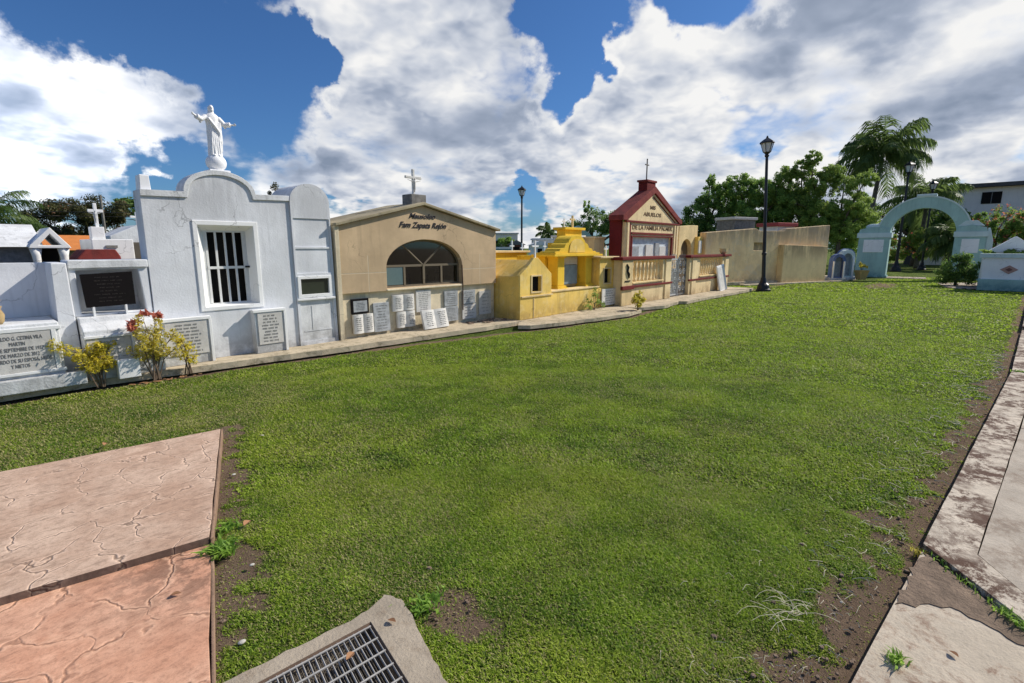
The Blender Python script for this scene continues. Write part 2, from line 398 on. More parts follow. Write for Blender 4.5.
def grass_mat():
    m = bpy.data.materials.new('grass_blades'); t = NT(m)
    v = t.n('ShaderNodeAttribute', attribute_name='v').outputs['Fac']
    w = t.n('ShaderNodeAttribute', attribute_name='dry').outputs['Fac']
    P = t.pos()
    c = t.mix(v, (.042,.12,.010), (.40,.53,.055))
    c = t.mix(t.math('MULTIPLY', t.ss(t.noise(P, .8, 7, .68), .40, .66), .7), c, (.42,.47,.055))
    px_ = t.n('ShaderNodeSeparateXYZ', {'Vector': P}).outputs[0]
    c = t.mix(t.math('MULTIPLY', t.ss(px_, 3., 15.), .42), c, (.47,.58,.045))  # yellower along +X: sunlit translucency put into the blade colour
    c = t.mix(w, c, (.46,.38,.19))
    a = t.n('ShaderNodeBsdfPrincipled', {'Base Color': c, 'Roughness': .55, 'Specular IOR Level': .22})
    b = t.n('ShaderNodeBsdfTranslucent', {'Color': t.mix(.5, c, (.42,.66,.04))})
    t.out(t.n('ShaderNodeMixShader', {0: .42, 1: a.outputs[0], 2: b.outputs[0]}).outputs[0]); return m

# ------------------------------------------------------------------ ground, lawn
KERB = [(-3.,.62),(2.02,.165),(3.29,.03),(8.98,-.505),(15.7,-.93),(27.,-1.62),(60,-4)]
KX = np.array([p[0] for p in KERB]); KY = np.array([p[1] for p in KERB])
PA, PB = np.array((1.43,4.66)), np.array((.46,1.91))
APX = np.array([-4,.24,.89,2.07,4.09,7.2,8.3,10.6,11.5,13.4,19.4,20.2]); APY = np.array([7.6,7.38,7.40,7.28,7.05,6.45,6.18,5.85,5.95,6.25,6.05,6.2])
def dirt(x, y):
    n = fbm(x*3.1, y*3.1, 3); n2 = fbm(x*9, y*9, 9, 3)
    ky = np.interp(x, KX, KY)
    d = sstep(.38, .03, (y-ky)/(.75+.35*sstep(5., 2.4, x)) + (n-.5)*.42 + (n2-.5)*.5)
    # strip of bare soil beside the patio edge
    t = np.clip(((x-PA[0])*(PB[0]-PA[0]) + (y-PA[1])*(PB[1]-PA[1]))/((PB-PA)@(PB-PA)), -.05, 1.6)
    dist = np.hypot(x-(PA[0]+t*(PB[0]-PA[0])), y-(PA[1]+t*(PB[1]-PA[1])))
    d = np.maximum(d, 0.80*sstep(.25, .03, dist + (n-.5)*.3 + (n2-.5)*.35))
    # bare ground right of the drain
    dd = np.hypot((x-1.32)/.15, (y-1.52)/.28)
    d = np.maximum(d, .80*sstep(1.25, .35, dd + (n-.5)*.8 + (n2-.5)*.8))
    dd = np.hypot((x-.95)/.62, (y-1.5)/.52)
    d = np.maximum(d, .30*sstep(1.15, .9, dd + (n-.5)*.6))
    # along the paved apron
    ay = np.interp(x, APX, APY)
    d = np.maximum(d, .75*sstep(.20, .02, np.abs(ay-y) + (n-.5)*.12))
    # worn patch before the arch and small worn spots
    dd = np.hypot((x-26.5)/2.6, (y-2.9)/.7)
    d = np.maximum(d, .65*sstep(1.2, .5, dd + (n-.5)*.9))
    d = np.maximum(d, .42*sstep(.60, .78, fbm(x*2.1+31, y*2.1, 21)+(n2-.5)*.25))
    return d
def inside(x, y, poly):
    r = np.zeros(len(x), bool); n = len(poly)
    for i in range(n):
        x0, y0 = poly[i]; x1, y1 = poly[(i+1) % n]
        c = ((y0 > y) != (y1 > y)) & (x < (x1-x0)*(y-y0)/((y1-y0) or 1e-9) + x0); r ^= c
    return r
def axis_lines(dense, far):
    a, b, st = dense; L = list(np.arange(a, b, st)); x = b; s = st
    while x < far: L.append(x); s = min(s*1.12, 40); x += s
    L.append(far); x = a; s = st; lo = []
    while x > -far: s = min(s*1.12, 40); x -= s; lo.append(max(x, -far))
    return np.array(sorted(set(lo + L)))
gx = axis_lines((-1.0, 9.0, .05), 450); gy = axis_lines((-.8, 7.8, .05), 450)
XX, YY = np.meshgrid(gx, gy); nx, ny = len(gx), len(gy)
DD = dirt(XX.ravel(), YY.ravel())
ZZ = (fbm(XX.ravel()*2, YY.ravel()*2, 5)-.5)*.035*np.exp(-(np.hypot(XX.ravel(), YY.ravel())/14)**2) - DD*.012
DRH = [(1.045,1.755),(.488,1.811),(.421,1.255),(.978,1.199)]
ii = (np.arange(ny-1)[:,None]*nx + np.arange(nx-1)[None,:]).ravel()
cxy = np.stack([XX.ravel()[ii]+.025, YY.ravel()[ii]+.025], 1); ii = ii[~inside(cxy[:,0], cxy[:,1], [(1.05,1.76),(.48,1.80),(.36,1.235),(.93,1.19)])]
lawn = fast_mesh('lawn', np.stack([XX.ravel(), YY.ravel(), ZZ - .012], 1), np.stack([ii, ii+1, ii+1+nx, ii+nx], 1), ground_mat(), None, {'dirt': DD}, True)
lawn['kind'] = 'structure'

UP = [(-3.7,5.52),(.093,4.88),(1.425,4.66),(.775,2.90),(-.02,3.06),(-3.7,3.74)]
LO = [(-3.6,3.80),(-.02,3.07),(.772,2.895),(.46,1.91),(.2,1.12),(-3.6,2.0)]
DR = [(1.17,1.835),(1.0,1.80),(.80,1.83),(.52,1.86),(.26,1.87),(.16,1.85),(.04,1.2),(.12,1.06),(.92,1.02),(1.02,1.20),(1.11,1.47),(1.20,1.73)]
rg = np.random.default_rng(11)
def blades(x0, x1, y0, y1, dens, hgt, wid, limit=None):
    n = int((x1-x0)*(y1-y0)*dens); x = rg.uniform(x0, x1, n); y = rg.uniform(y0, y1, n)
    az = np.degrees(np.arctan2(y, x)); r = np.hypot(x, y)
    ok = (az > -8) & (az < 97)
    if limit: ok &= (r >= limit[0]) & (r < limit[1])
    x, y = x[ok], y[ok]
    d = dirt(x, y)
    clump = fbm(x*4.3, y*4.3, 41, 3)
    ok = (rg.uniform(0, 1, len(x)) > sstep(.12, .85, d + (fbm(x*16, y*16, 55, 2)-.5)*.5)*.93) & (rg.uniform(0,1,len(x)) < .35 + 1.1*clump)
    ok &= ~inside(x, y, UP) & ~inside(x, y, LO) & ~inside(x, y, DR)
    ok &= (y > np.interp(x, KX, KY) + .01) & ((y < np.interp(x, APX, APY) - .01) | (x > 20.2) | (x < -3.9))
    ok &= ~((x > 22) & (y > 7.2 - (x-23)*.43)) & ~((x > 26) & (y < .2) & (x < 32.0)) & ~((x > 28) & (y > 3.6))
    x, y, d, clump = x[ok], y[ok], d[ok], clump[ok]
    return x, y, d, clump, np.full(len(x), hgt), np.full(len(x), wid)
parts = [blades(.1, 5.2, .0, 5.2, 42000, .0185, .0024, (0, 3.6)),
         blades(-2.6, 8., -.6, 8., 13500, .020, .0040, (3.6, 7.0)),
         blades(-4, 13., -1., 9., 3900, .022, .0068, (7.0, 12.)),
         blades(-4, 24., -1.6, 9., 900, .025, .015, (12., 22.)),
         blades(10, 38., -2.4, 9., 200, .028, .036, (22., 40.))]
x, y, d, cl, hg, wd = [np.concatenate([p[i] for p in parts]) for i in range(6)]
n = len(x); u = rg.uniform(0, 1, (n, 6))
# tufts: pull blades a little together, lower and sparser over soil
yaw = u[:,0]*2*np.pi; lean = .65 + 1.05*u[:,1]; h = hg*(.55 + .75*u[:,2])*(1-.45*d)*(.7+.6*cl)
dx, dy = np.cos(yaw), np.sin(yaw); sx, sy = -dy, dx; w = wd*(.7+.6*u[:,3])
broad = (rg.uniform(0,1,n) < .06*sstep(.5,.68,fbm(x*2.7+5,y*2.7,91))) & (np.hypot(x,y) < 9)
w = np.where(broad, w*2.2, w); h = np.where(broad, h*.8, h); lean = np.where(broad, 1.25, lean)
z0 = (fbm(x*2, y*2, 5)-.5)*.035*np.exp(-(np.hypot(x, y)/14)**2) - d*.012 - .014
def bl(t, ww, zz, o): return np.stack([x + dx*t + sx*ww*o, y + dy*t + sy*ww*o, z0 + zz], 1)
hc = h*np.cos(lean*.55); hs = h*np.sin(lean*.55); ex = h*1.1*np.sin(lean)
V = np.stack([bl(0, w, 0*h, -1), bl(0, w, 0*h, 1), bl(hs*.6, w*.85, hc*.62, 1), bl(hs*.6, w*.85, hc*.62, -1), bl(hs*.6+ex*.55, w*.1, hc*.62+h*.5*np.cos(lean*1.15), 1), bl(hs*.6+ex*.55, w*.1, hc*.62+h*.5*np.cos(lean*1.15), -1)], 1).reshape(-1, 3)
b = (np.arange(n)*6)[:,None]
FQ = np.concatenate([b + np.array([[0,1,2,3]]), b + np.array([[3,2,4,5]])], 0)
vv = np.repeat(np.clip(u[:,4]*.75 + (cl-.5)*.9 + .1 + .22*sstep(7, 20, np.hypot(x, y)) - .30*sstep(4.0,1.2,x)*sstep(4.2,5.2,y), 0, 1), 6); dry = np.repeat((u[:,5] > .86 - .2*d - .25*sstep(.5,.7,fbm(x*1.7,y*1.7,77)) - .30*sstep(3.6,1.2,x)*sstep(4.4,5.3,y)).astype(float)*.8, 6)  # far blades painted lighter, imitating backlit translucency
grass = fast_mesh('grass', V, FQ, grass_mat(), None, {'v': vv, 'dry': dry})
grass['kind'] = 'stuff'; tag(grass, 'short mown green grass covering the lawn', 'grass'); 
# cut straw lying on the bare soil along the path
n = 420; t = rg.uniform(0, 1, n)**1.6; x = 1.7 + 9*t; y = np.interp(x, KX, KY) + .06 + rg.gamma(1.7, .11, n)
mb = MB()
for i in range(n):
    a = rg.uniform(0, 6.28); L = rg.uniform(.012, .065)*(1+1.5*t[i]); k = rg.uniform(-.6, .6)
    p = [(x[i]+L*q*math.cos(a+k*q), y[i]+L*q*math.sin(a+k*q), .006+.015*math.sin(q*3)*rg.uniform(.2,1)) for q in (0,.5,1)]
    mb.tube(p, .0009*(1+t[i]*3), 3, False)
for k in range(22):                       # a bleached wisp of longer straw
    a = rg.uniform(.4, 2.6); L = rg.uniform(.06,.20); c = (2.33+rg.normal(0,.07), .43+rg.normal(0,.06))
    p = [(c[0]+L*(q-.5)*math.cos(a+.5*q), c[1]+L*(q-.5)*math.sin(a+.5*q), (.016+.014*math.sin(q*3))) for q in (0,.25,.5,.75,1)]
    mb.tube(p, .0010, 3, False)
o = mb.build('dry_straw', straw_mat); o['kind'] = 'stuff'; tag(o, 'pale dry straw scattered over the soil by the path', 'straw')
# small crumbs of soil and litter
mb = MB()
for i in range(900):
    if i < 600: xx = 1.8 + 8*rg.uniform(0,1)**1.7; yy = float(np.interp(xx, KX, KY)) + abs(rg.normal(0,.2)) + .015
    elif i < 780: q = rg.uniform(-.02,1.3); xx, yy = PA + q*(PB-PA); xx += abs(rg.normal(0,.09))+.02
    else: xx, yy = rg.normal(1.36,.10), rg.normal(1.62,.16)
    r = min(.013, .002+rg.exponential(.0032)); mb.ball((xx,yy,-.012+r*.3), r, r*rg.uniform(.6,1.2), r*.6, 6, 4)
o = mb.build('soil_crumbs', soil_mat); o['kind'] = 'stuff'; tag(o, 'crumbs of brown soil on the bare ground', 'soil')

# stamped patio, two levels
def rough_edge(poly, step=.22, amp=.012):
    out = []
    for i in range(len(poly)):
        a, c = Vector(poly[i]), Vector(poly[(i+1) % len(poly)]); m = max(1, min(60, int((c-a).length/step))); nn = Vector((-(c-a).y, (c-a).x)).normalized()
        for k in range(m): q = a.lerp(c, k/m) + nn*(rnd.gauss(0, amp) if k else 0); out.append((q.x, q.y))
    return out
def poly_slab(name, poly, z0, z1, mat, bevel=.012):
    poly = rough_edge(poly, .22, .012 if name == 'pavement' else .0015 if name in ('kerb','sidewalk') else .003)
    return MB().prism(poly, z0, z1, 'z').build(name, mat, None, bevel=bevel, kind='structure')
poly_slab('patio', UP, -.1, .060, patio_pink, .018); poly_slab('patio_step', LO, -.12, .02, patio_salmon)
edge_mat = concrete_mat('patio_border', (.34,.22,.15), (.1,.07,.05), .6)
mb = MB().prism([(1.428,4.662),(1.444,4.664),(.794,2.898),(.778,2.895)], -.1, .054, 'z').prism([(.790,2.89),(.774,2.89),(.462,1.91),(.202,1.12),(.216,1.12),(.476,1.91)], -.1, .016, 'z')
mb.build('patio_border', edge_mat, None, kind='structure', bevel=.004)
# sidewalk and kerb
def kline(x): return float(np.interp(x, KX, KY))
poly_slab('path_slab', [(3.26,.028),(2.66,.09),(2.02,.155),(0.,.34),(-2.5,.56),(-2.5,-1.9),(.6,-1.9),(2.05,-.86),(2.88,-.30)], -.1, .024, slab_near_mat, .01)
sl = MB().prism(rough_edge([(3.245,.022),(2.66,.084),(2.735,.0),(2.80,-.10),(2.77,-.20),(2.70,-.31),(2.72,-.40),(2.865,-.305)], .03, .008), .02, .0285, 'z').build('soil', soil_mat, kind='structure')
def kerb_piece(x0, x1, x0i=None):
    return [(x0, kline(x0)), (x1, kline(x1)), (x1, kline(x1)-.225), (x0 if x0i is None else x0i, kline(x0 if x0i is None else x0i)-.225)]
kp = [(3.30,.028),(8.93,kline(8.93)),(8.93,kline(8.93)-.225),(3.36,-.185),(3.06,-.37),(2.55,-.80),(2.1,-1.18),(1.95,-1.02),(2.45,-.62),(2.88,-.32)]
poly_slab('kerb', kp, -.1, .05, kerb_mat, .012)
poly_slab('kerb', kerb_piece(8.97, 13.55), -.1, .055, kerb_mat, .012)
poly_slab('kerb', kerb_piece(13.75, 19.9), -.1, .10, kerb_mat, .012)
poly_slab('kerb', kerb_piece(19.95, 27.), -.1, .09, kerb_mat, .012)
def walk(x0, x1, near=False):
    p = [(x0, kline(x0)-.229), (x1, kline(x1)-.229), (x1, kline(x1)-1.7), (x0, kline(x0)-1.7)]
    if near: p = [(3.366,-.190), (x1, kline(x1)-.229), (x1, kline(x1)-1.9), (2.4,-1.9), (2.12,-1.2), (2.555,-.805), (3.063,-.374)]
    return p
poly_slab('sidewalk', walk(0, 6.1, True), -.1, .047, walk_mat); poly_slab('sidewalk', walk(6.12, 9.5), -.1, .046, walk_mat)
poly_slab('sidewalk', walk(9.52, 13.6), -.1, .043, walk_mat); poly_slab('sidewalk', walk(13.8, 27), -.1, .07, walk_mat)
# apron in front of the tombs
ap = list(zip(APX[:5], APY[:5])) + [(6.9,6.83),(6.9,9.),(-4,9.)]
poly_slab('pavement', [(-4,7.6),(.24,7.38),(.95,7.41),(2.07,7.28),(4.09,7.05),(6.0,6.93),(8.02,6.84),(8.02,11.),(-4,11.)], .010, .09, apron_mat, .015)
poly_slab('pavement', [(7.75,6.80),(7.45,6.55),(7.6,6.36),(8.3,6.18),(9.3,6.0),(10.6,5.85),(11.35,5.95),(11.6,6.5),(11.6,11),(8.03,11),(8.03,6.86)], .010, .085, apron_mat, .02)
poly_slab('pavement', [(11.62,6.25),(12.6,5.95),(13.9,6.15),(14.0,5.95),(15.6,6.0),(19.3,5.95),(20.3,6.1),(20.3,11),(11.62,11)], .010, .088, apron_mat, .02)
poly_slab('pavement', [(22.4,7.1),(28.6,4.55),(31.,4.3),(33.,4.9),(33.,6.5),(24,9)], -.05, .05, apron_mat, .02)
poly_slab('path', [(33.2,3.45),(34.6,3.5),(34.9,1.9),(33.3,1.8)], -.05, .02, kerb_mat)
poly_slab('path', [(26.6,-.1),(26.8,.75),(29.8,1.2),(31.5,-.3),(29,-.6)], -.05, .02, kerb_mat)

# drain with its grate
dr = thing('storm_drain', 'square metal drain grate set in a rough broken concrete collar in the lawn', 'drain', (.78,1.5,0))
gu = Vector((-.996,.085,0)); gv = Vector((-.21,-.978,0)); g0 = Vector((1.025,1.735,0)); GS = .52
def gp(a, b, z=0): q = g0 + gu*a + gv*b; return (q.x, q.y, z)
hole = [gp(0,0)[:2], gp(GS,0)[:2], gp(GS,GS)[:2], gp(0,GS)[:2]]
DRR = []
for i in range(len(DR)):
    a, c = DR[i], DR[(i+1) % len(DR)]
    for k in range(6):
        q = k/6; DRR.append((a[0]+(c[0]-a[0])*q + rnd.uniform(-.007,.007), a[1]+(c[1]-a[1])*q + rnd.uniform(-.007,.007)))
MB().prism(DRR, -.1, .028, 'z', [hole]).build('collar', drain_mat, dr, bevel=.010)
mb = MB()
for k in range(22):
    a = .012 + k*(GS-.024)/21; p, q = gp(a,.008,.019), gp(a,GS-.008,.019)
    mb.tube([p,q], .0032, 4)
for k in range(7):
    a = .02 + k*(GS-.04)/6; mb.tube([gp(.008,a,.0235), gp(GS-.008,a,.0235)], .0042, 6)
mb.build('grate', grate_metal, dr)
mb = MB()
for a, c in (((0,0),(GS,0)),((GS,0),(GS,GS)),((GS,GS),(0,GS)),((0,GS),(0,0))):
    p, q = Vector(gp(*a,.016)), Vector(gp(*c,.016)); mb.tube([p,q], .010, 4)
mb.build('rim', rust_metal, dr)
mb = MB(); a = .30
mb.add([gp(-.01,-.01,-.4),gp(GS+.01,-.01,-.4),gp(GS+.01,GS+.01,-.4),gp(-.01,GS+.01,-.4),gp(-.01,-.01,-.09),gp(GS+.01,-.01,-.09),gp(GS+.01,GS+.01,-.09),gp(-.01,GS+.01,-.09)], [(0,1,2,3),(0,1,5,4),(1,2,6,5),(2,3,7,6),(3,0,4,7)])
for k in range(48):                                              # fine screen below
    q = .006 + k*(GS-.012)/47; mb.tube([gp(q,0,-.012), gp(q,GS,-.012)], .0020, 3, False)
mb.build('pit', plain_mat('pit_mud', (.24,.21,.17), .9, var=.4), dr)

# ------------------------------------------------------------------ lettering and plaques
def letters(name, body, size, x, z, y, mat, parent, shear=0, ext=.004, width=None, facing='-y', space=1., bold=.0, local=False):
    cu = bpy.data.curves.new('t', 'FONT'); cu.body = body; cu.size = size; cu.align_x = 'CENTER'; cu.align_y = 'CENTER'
    cu.extrude = ext; cu.shear = shear; cu.space_line = space; cu.offset = bold; cu.resolution_u = 3
    to = bpy.data.objects.new('t', cu); COL.objects.link(to)
    dg = bpy.context.evaluated_depsgraph_get(); me = bpy.data.meshes.new_from_object(to.evaluated_get(dg))
    vs = np.array([v.co[:] for v in me.vertices]); fs = [tuple(p.vertices) for p in me.polygons]
    bpy.data.objects.remove(to); bpy.data.curves.remove(cu); bpy.data.meshes.remove(me)
    mb = MB(); s = 1.
    if width: s = width/(vs[:,0].max()-vs[:,0].min())
    for vx, vy, vz in vs:
        mb.v.append((x + vx*s, y - vz, z + vy))
    mb.f = fs
    return mb.build(name, mat, parent, local=local)
def word_rows(x0, x1, z0, z1, y, rows, seed=0, th=.30, fill=.8, depth=.003):
    """worn engraved rows: strings of short strokes too small to read"""
    r = random.Random(seed); mb = MB(); st = (z1-z0)/rows
    for i in range(rows):
        z = z1 - (i+.5)*st; w = (x1-x0)*fill*r.uniform(.6,1); x = (x0+x1)/2 - w/2; xe = x + w
        while x < xe:
            for k in range(r.randint(3,7)):
                hh = st*th*r.uniform(.8,1.15); bw = st*.12
                if r.random() < .5: mb.box(x, x+bw*.8, y-depth, y+depth, z-hh/2, z+hh/2)
                else:
                    mb.box(x, x+bw*.55, y-depth, y+depth, z-hh/2, z+hh/2); mb.box(x+bw*.55, x+bw*1.7, y-depth*.98, y+depth, z+hh*.5-st*.07-(hh*.4 if r.random()<.5 else 0), z+hh*.5-(hh*.4 if r.random()<.2 else 0))
                x += bw*2.4
                if x > xe: break
            x += st*.35
    return mb
def flat_plaque(name, label, x0, x1, z0, z1, y, mat, rows, seed, group='memorial plaques on the base of the tan mausoleum', border=None, ink=engrave_soft, th=.03, tilt=0):
    t = thing(name, label, 'plaque', ((x0+x1)/2, y, z0), group, (tilt,0,0))
    w = (x1-x0)/2; h = z1-z0
    MB().box(-w, w, -th, 0, 0, h).build('slab', border or mat, t, local=True, bevel=.004)
    i = .0 if not border else .035
    if border: MB().box(-w+i, w-i, -th-.004, -th+.001, i, h-i).build('face', mat, t, local=True)
    yy = -th - (.004 if border else 0)
    word_rows(-w+i+.02, w-i-.02, i+.03, h-i-.03, yy, rows, seed).build('inscription', ink, t, local=True)
    return t
def book(label, x0, x1, z0, z1, y, seed, tilt=0, rows=7, rz=0, group='open book shaped marble plaques'):
    t = thing('book_plaque', label, 'plaque', ((x0+x1)/2, y, z0), group, (tilt,0,rz))
    w = (x1-x0)/2; h = z1-z0; n = 8
    prof = [(-w + w*i/n, -.035 - .030*math.sin(math.pi*(.12+.88*i/n))) for i in range(n+1)]
    prof = prof[:-1] + [(0,-.034)] + [(-p[0], p[1]) for p in prof[:-1][::-1]]
    outline = [(-w,0)] + prof + [(w,0)]
    MB().prism(outline, 0, h, 'z').build('pages', marble, t, local=True, bevel=.003)
    for s in (-1,1):
        q = word_rows(min(s*w*.18,s*w*.86), max(s*w*.18,s*w*.86), .04, h-.04, -.066, rows, seed+s, fill=.95)
        q.build('inscription', engrave, t, local=True)
    return t

# ------------------------------------------------------------------ white tombs at the left
t = thing('white_tomb', 'low white tomb at the left edge with a wide lettered epitaph panel below a recess', 'tomb', (.1,7.8,.09))
MB().box(-1.2,.78,7.35,8.1,.09,.80).build('base', white_old, t, bevel=.01)
MB().box(-1.2,.94,7.27,7.36,.09,.235).build('step', white_old, t, bevel=.008)
MB().prism([(-1.2,.80),(.86,.80),(.86,1.42),(-1.2,1.43)], 8.1, 8.25).build('back_wall', white_wall, t, bevel=.008)
MB().prism([(.79,.09),(.97,.09),(.95,1.425),(.82,1.425)], 7.58, 8.25).build('pillar', white_wall, t, bevel=.012)
MB().box(-1.2,.79,7.33,7.36,.725,.765).box(.705,.745,7.33,7.36,.30,.725).box(-1.2,.79,7.32,7.37,.268,.298).build('moulding', white_trim, t, bevel=.004)
pl = MB().box(.16,.70,7.335,7.36,.30,.72).build('epitaph_panel', epitaph, t)
letters('inscription', 'GERALDO G. CETINA VILA\nMARTIN\n26 DE SEPTIEMBRE DE 1937\n7 DE MARZO DE 2012\nRECUERDO DE SU ESPOSA, HIJOS\nY NIETOS', .056, .43, .515, 7.334, engrave, pl, width=.50, space=1.06, ext=.002)
v = thing('flower_vase', 'small tan vase of yellow flowers on the ledge at the left edge', 'vase', (.33,7.55,.80))
MB().lathe([(.03,0),(.05,.03),(.06,.10),(.035,.16),(.05,.19)], .33, 7.55, .80, 14).build('vase', plain_mat('red_vase', (.42,.30,.14), .7), v, smooth=True)
mb = MB()
for k in range(16): a = rnd.uniform(0,6.3); r = rnd.uniform(0,.06); mb.ball((.33+r*math.cos(a), 7.55+r*math.sin(a), 1.02+rnd.uniform(-.04,.06)), .022,.022,.018,7,5)
mb.build('flowers', plain_mat('yellow_petals', (.7,.5,.15), .7), v)

t = thing('white_tomb', 'white tomb with a black granite plaque in a framed recess and a rounded ledge', 'tomb', (1.35,7.8,.09))
MB().box(.975,1.72,7.36,8.1,.09,.60).build('base', white_wall, t, bevel=.012)
MB().prism([(7.36,.60),(7.36,.66),(7.42,.71),(7.50,.74),(7.52,.80),(8.1,.80),(8.1,.60)], .975, 1.72, 'x').build('ledge', white_old, t, bevel=.01)
MB().prism(rect(.965,1.73,.80,1.45), 7.66, 8.1, holes=[[(1.03,.83),(1.66,.83),(1.62,1.335),(1.03,1.335)]]).build('recess_frame', white_wall, t, bevel=.012)
MB().box(.965,1.73,7.63,7.67,1.355,1.45).build('cornice', white_old, t, bevel=.01)
MB().box(1.0,1.7,7.96,8.05,.8,1.4).build('back_wall', white_wall, t)
pk = MB().prism([(1.075,.905),(1.55,.915),(1.55,1.31),(1.055,1.29)], 7.60, 7.64).build('granite_plaque', black_stone, t, bevel=.004)
word_rows(1.10,1.52,.95,1.27,7.60,8,5,fill=.7).build('inscription', plain_mat('faint_letters', (.05,.04,.035), .6), pk)
MB().box(1.13,1.15,7.6,7.66,.80,.912).build('bracket', white_trim, t); MB().box(1.44,1.46,7.6,7.66,.80,.916).build('bracket', white_trim, t)
MB().box(.97,1.44,7.33,7.36,.575,.605).box(1.405,1.44,7.33,7.36,.10,.575).build('moulding', white_trim, t, bevel=.004)
pl = MB().box(.99,1.40,7.345,7.37,.24,.57).build('epitaph_panel', epitaph, t)
word_rows(1.03,1.38,.27,.55,7.345,6,8).build('inscription', engrave_soft, pl)
o = MB().box(1.22,1.43,7.22,7.335,.09,.31).build('flower_block', white_trim, t, bevel=.006)

# ------------------------------------------------------------------ white mausoleum with the barred window
t = thing('white_mausoleum', 'white mausoleum with a barred window and a rounded parapet topped by a statue', 'mausoleum', (2.7,7.8,.09))
Yw = 7.65
crown = [(3.575,2.34),(3.11,2.325)] + arc(2.655,2.315,.445,.285,2,178,18) + [(2.21,2.30),(1.74,2.29)]
fac = [(1.735,.09),(3.575,.09)] + crown
MB().prism(fac, Yw, 7.95, holes=[rect(2.32,3.03,.795,1.89)]).build('facade', white_wall, t, bevel=.012)
MB().box(2.28,3.575,7.95,10.1,.09,2.15).build('chamber', white_wall, t)
# raised edging along the parapet
inner = [(x, z-.075) for x, z in crown]; inner[2:-2] = arc(2.655,2.315,.385,.225,2,178,18); inner[1] = (3.06,2.25); inner[-2] = (2.25,2.225)
MB().prism(crown + inner[::-1], Yw-.022, Yw+.004).build('parapet_moulding', white_old, t, bevel=.006)
MB().prism([(1.755,2.28),(1.875,2.285),(1.865,2.47),(1.765,2.47)], 7.68, 7.86).build('parapet_block', statue_white, t, bevel=.01)
w = MB()
w.prism(rect(2.265,3.085,.745,1.945), Yw-.014, Yw+.003, holes=[rect(2.325,3.025,.80,1.885)])
w.build('window_surround', white_trim, t, bevel=.006)
mb = MB()
o4 = [(2.321,.797),(3.029,.797),(3.029,1.888),(2.321,1.888)]; i4 = [(2.425,.81),(2.985,.81),(2.985,1.82),(2.425,1.82)]
mb.add([(a, Yw-.004, c) for a, c in o4] + [(a, 7.83, c) for a, c in i4], [(0,1,5,4),(1,2,6,5),(2,3,7,6),(3,0,4,7)])
mb.build('window_reveal', white_trim, t)
g = MB().prism(rect(2.418,2.992,.80,1.83), 7.825, 7.85, holes=[rect(2.455,2.955,.83,1.80)]).build('window_frame', bar_white, t)
for k in range(5):
    xx = 2.468 + k*.1185; MB().box(xx-.013, xx+.013, 7.818, 7.84, .83, 1.80).build('window_bar', bar_white, g)
MB().box(2.455,2.955,7.814,7.842,1.30,1.335).build('crossbar', bar_white, g)
MB().box(2.94,3.00,7.79,7.813,1.31,1.335).build('latch', black_paint, g)
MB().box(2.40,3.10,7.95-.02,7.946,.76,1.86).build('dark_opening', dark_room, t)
for (x0,x1,z1,sd) in ((1.75,2.30,.69,3),(2.88,3.30,.71,4)):
    b0 = MB().box(x0,x1,7.50,7.652,.09,z1).build('plaque_block', white_old, t, bevel=.008)
    MB().box(x0-.02,x1+.02,7.478,7.56,z1-.028,z1+.012).box(x1-.012,x1+.024,7.476,7.56,.09,z1-.03).build('moulding', white_trim, b0, bevel=.004)
    e0 = MB().box(x0+.04,x1-.035,7.487,7.51,.22,z1-.045).build('epitaph_panel', epitaph, b0)
    word_rows(x0+.05,x1-.05,.24,z1-.06,7.487,9,sd,th=.5).build('inscription', engrave_soft, e0)

t = thing('burial_niche_column', 'narrow white column of stacked burial niches with one dark glass door', 'burial niche', (3.88,7.8,.09))
Yc = 7.622
out = [(3.58,.09),(4.215,.09),(4.195,2.27)] + arc(3.885,2.27,.31,.265,0,180,16)
hl = [[(3.635,2.04),(4.15,2.04),(4.145,2.26)] + arc(3.885,2.26,.265,.225,4,176,12), rect(3.60,4.175,1.60,2.025), rect(3.605,4.17,1.20,1.575), rect(3.615,4.135,.845,1.145), rect(3.62,4.17,.15,.775)]
MB().prism(out, Yc, 8.3, holes=hl).build('body', white_wall, t, bevel=.008)
for i, h4 in enumerate(hl):
    if i == 3: continue
    q = MB().prism(h4, Yc+(.016 if i else .001), Yc+.06).build('cover_slab', white_old if i in (4,) else white_wall, t)
MB().box(3.66,4.13,Yc+.010,Yc+.02,.30,.312).build('slab_joint', white_old, t); MB().box(3.80,3.812,Yc+.010,Yc+.02,.33,.7).build('slab_joint', white_old, t)
MB().prism(rect(3.60,4.15,.83,1.16), Yc-.012, Yc+.03, holes=[rect(3.65,4.105,.88,1.115)]).build('door_frame', white_trim, t, bevel=.004)
MB().box(3.64,4.12,Yc+.02,Yc+.032,.87,1.12).build('glass_door', plain_mat('green_black_glass', (.035,.045,.03), .12, spec=.6), t)
MB().box(3.575,4.19,Yc-.03,Yc+.02,.79,.822).build('sill', white_trim, t, bevel=.005)

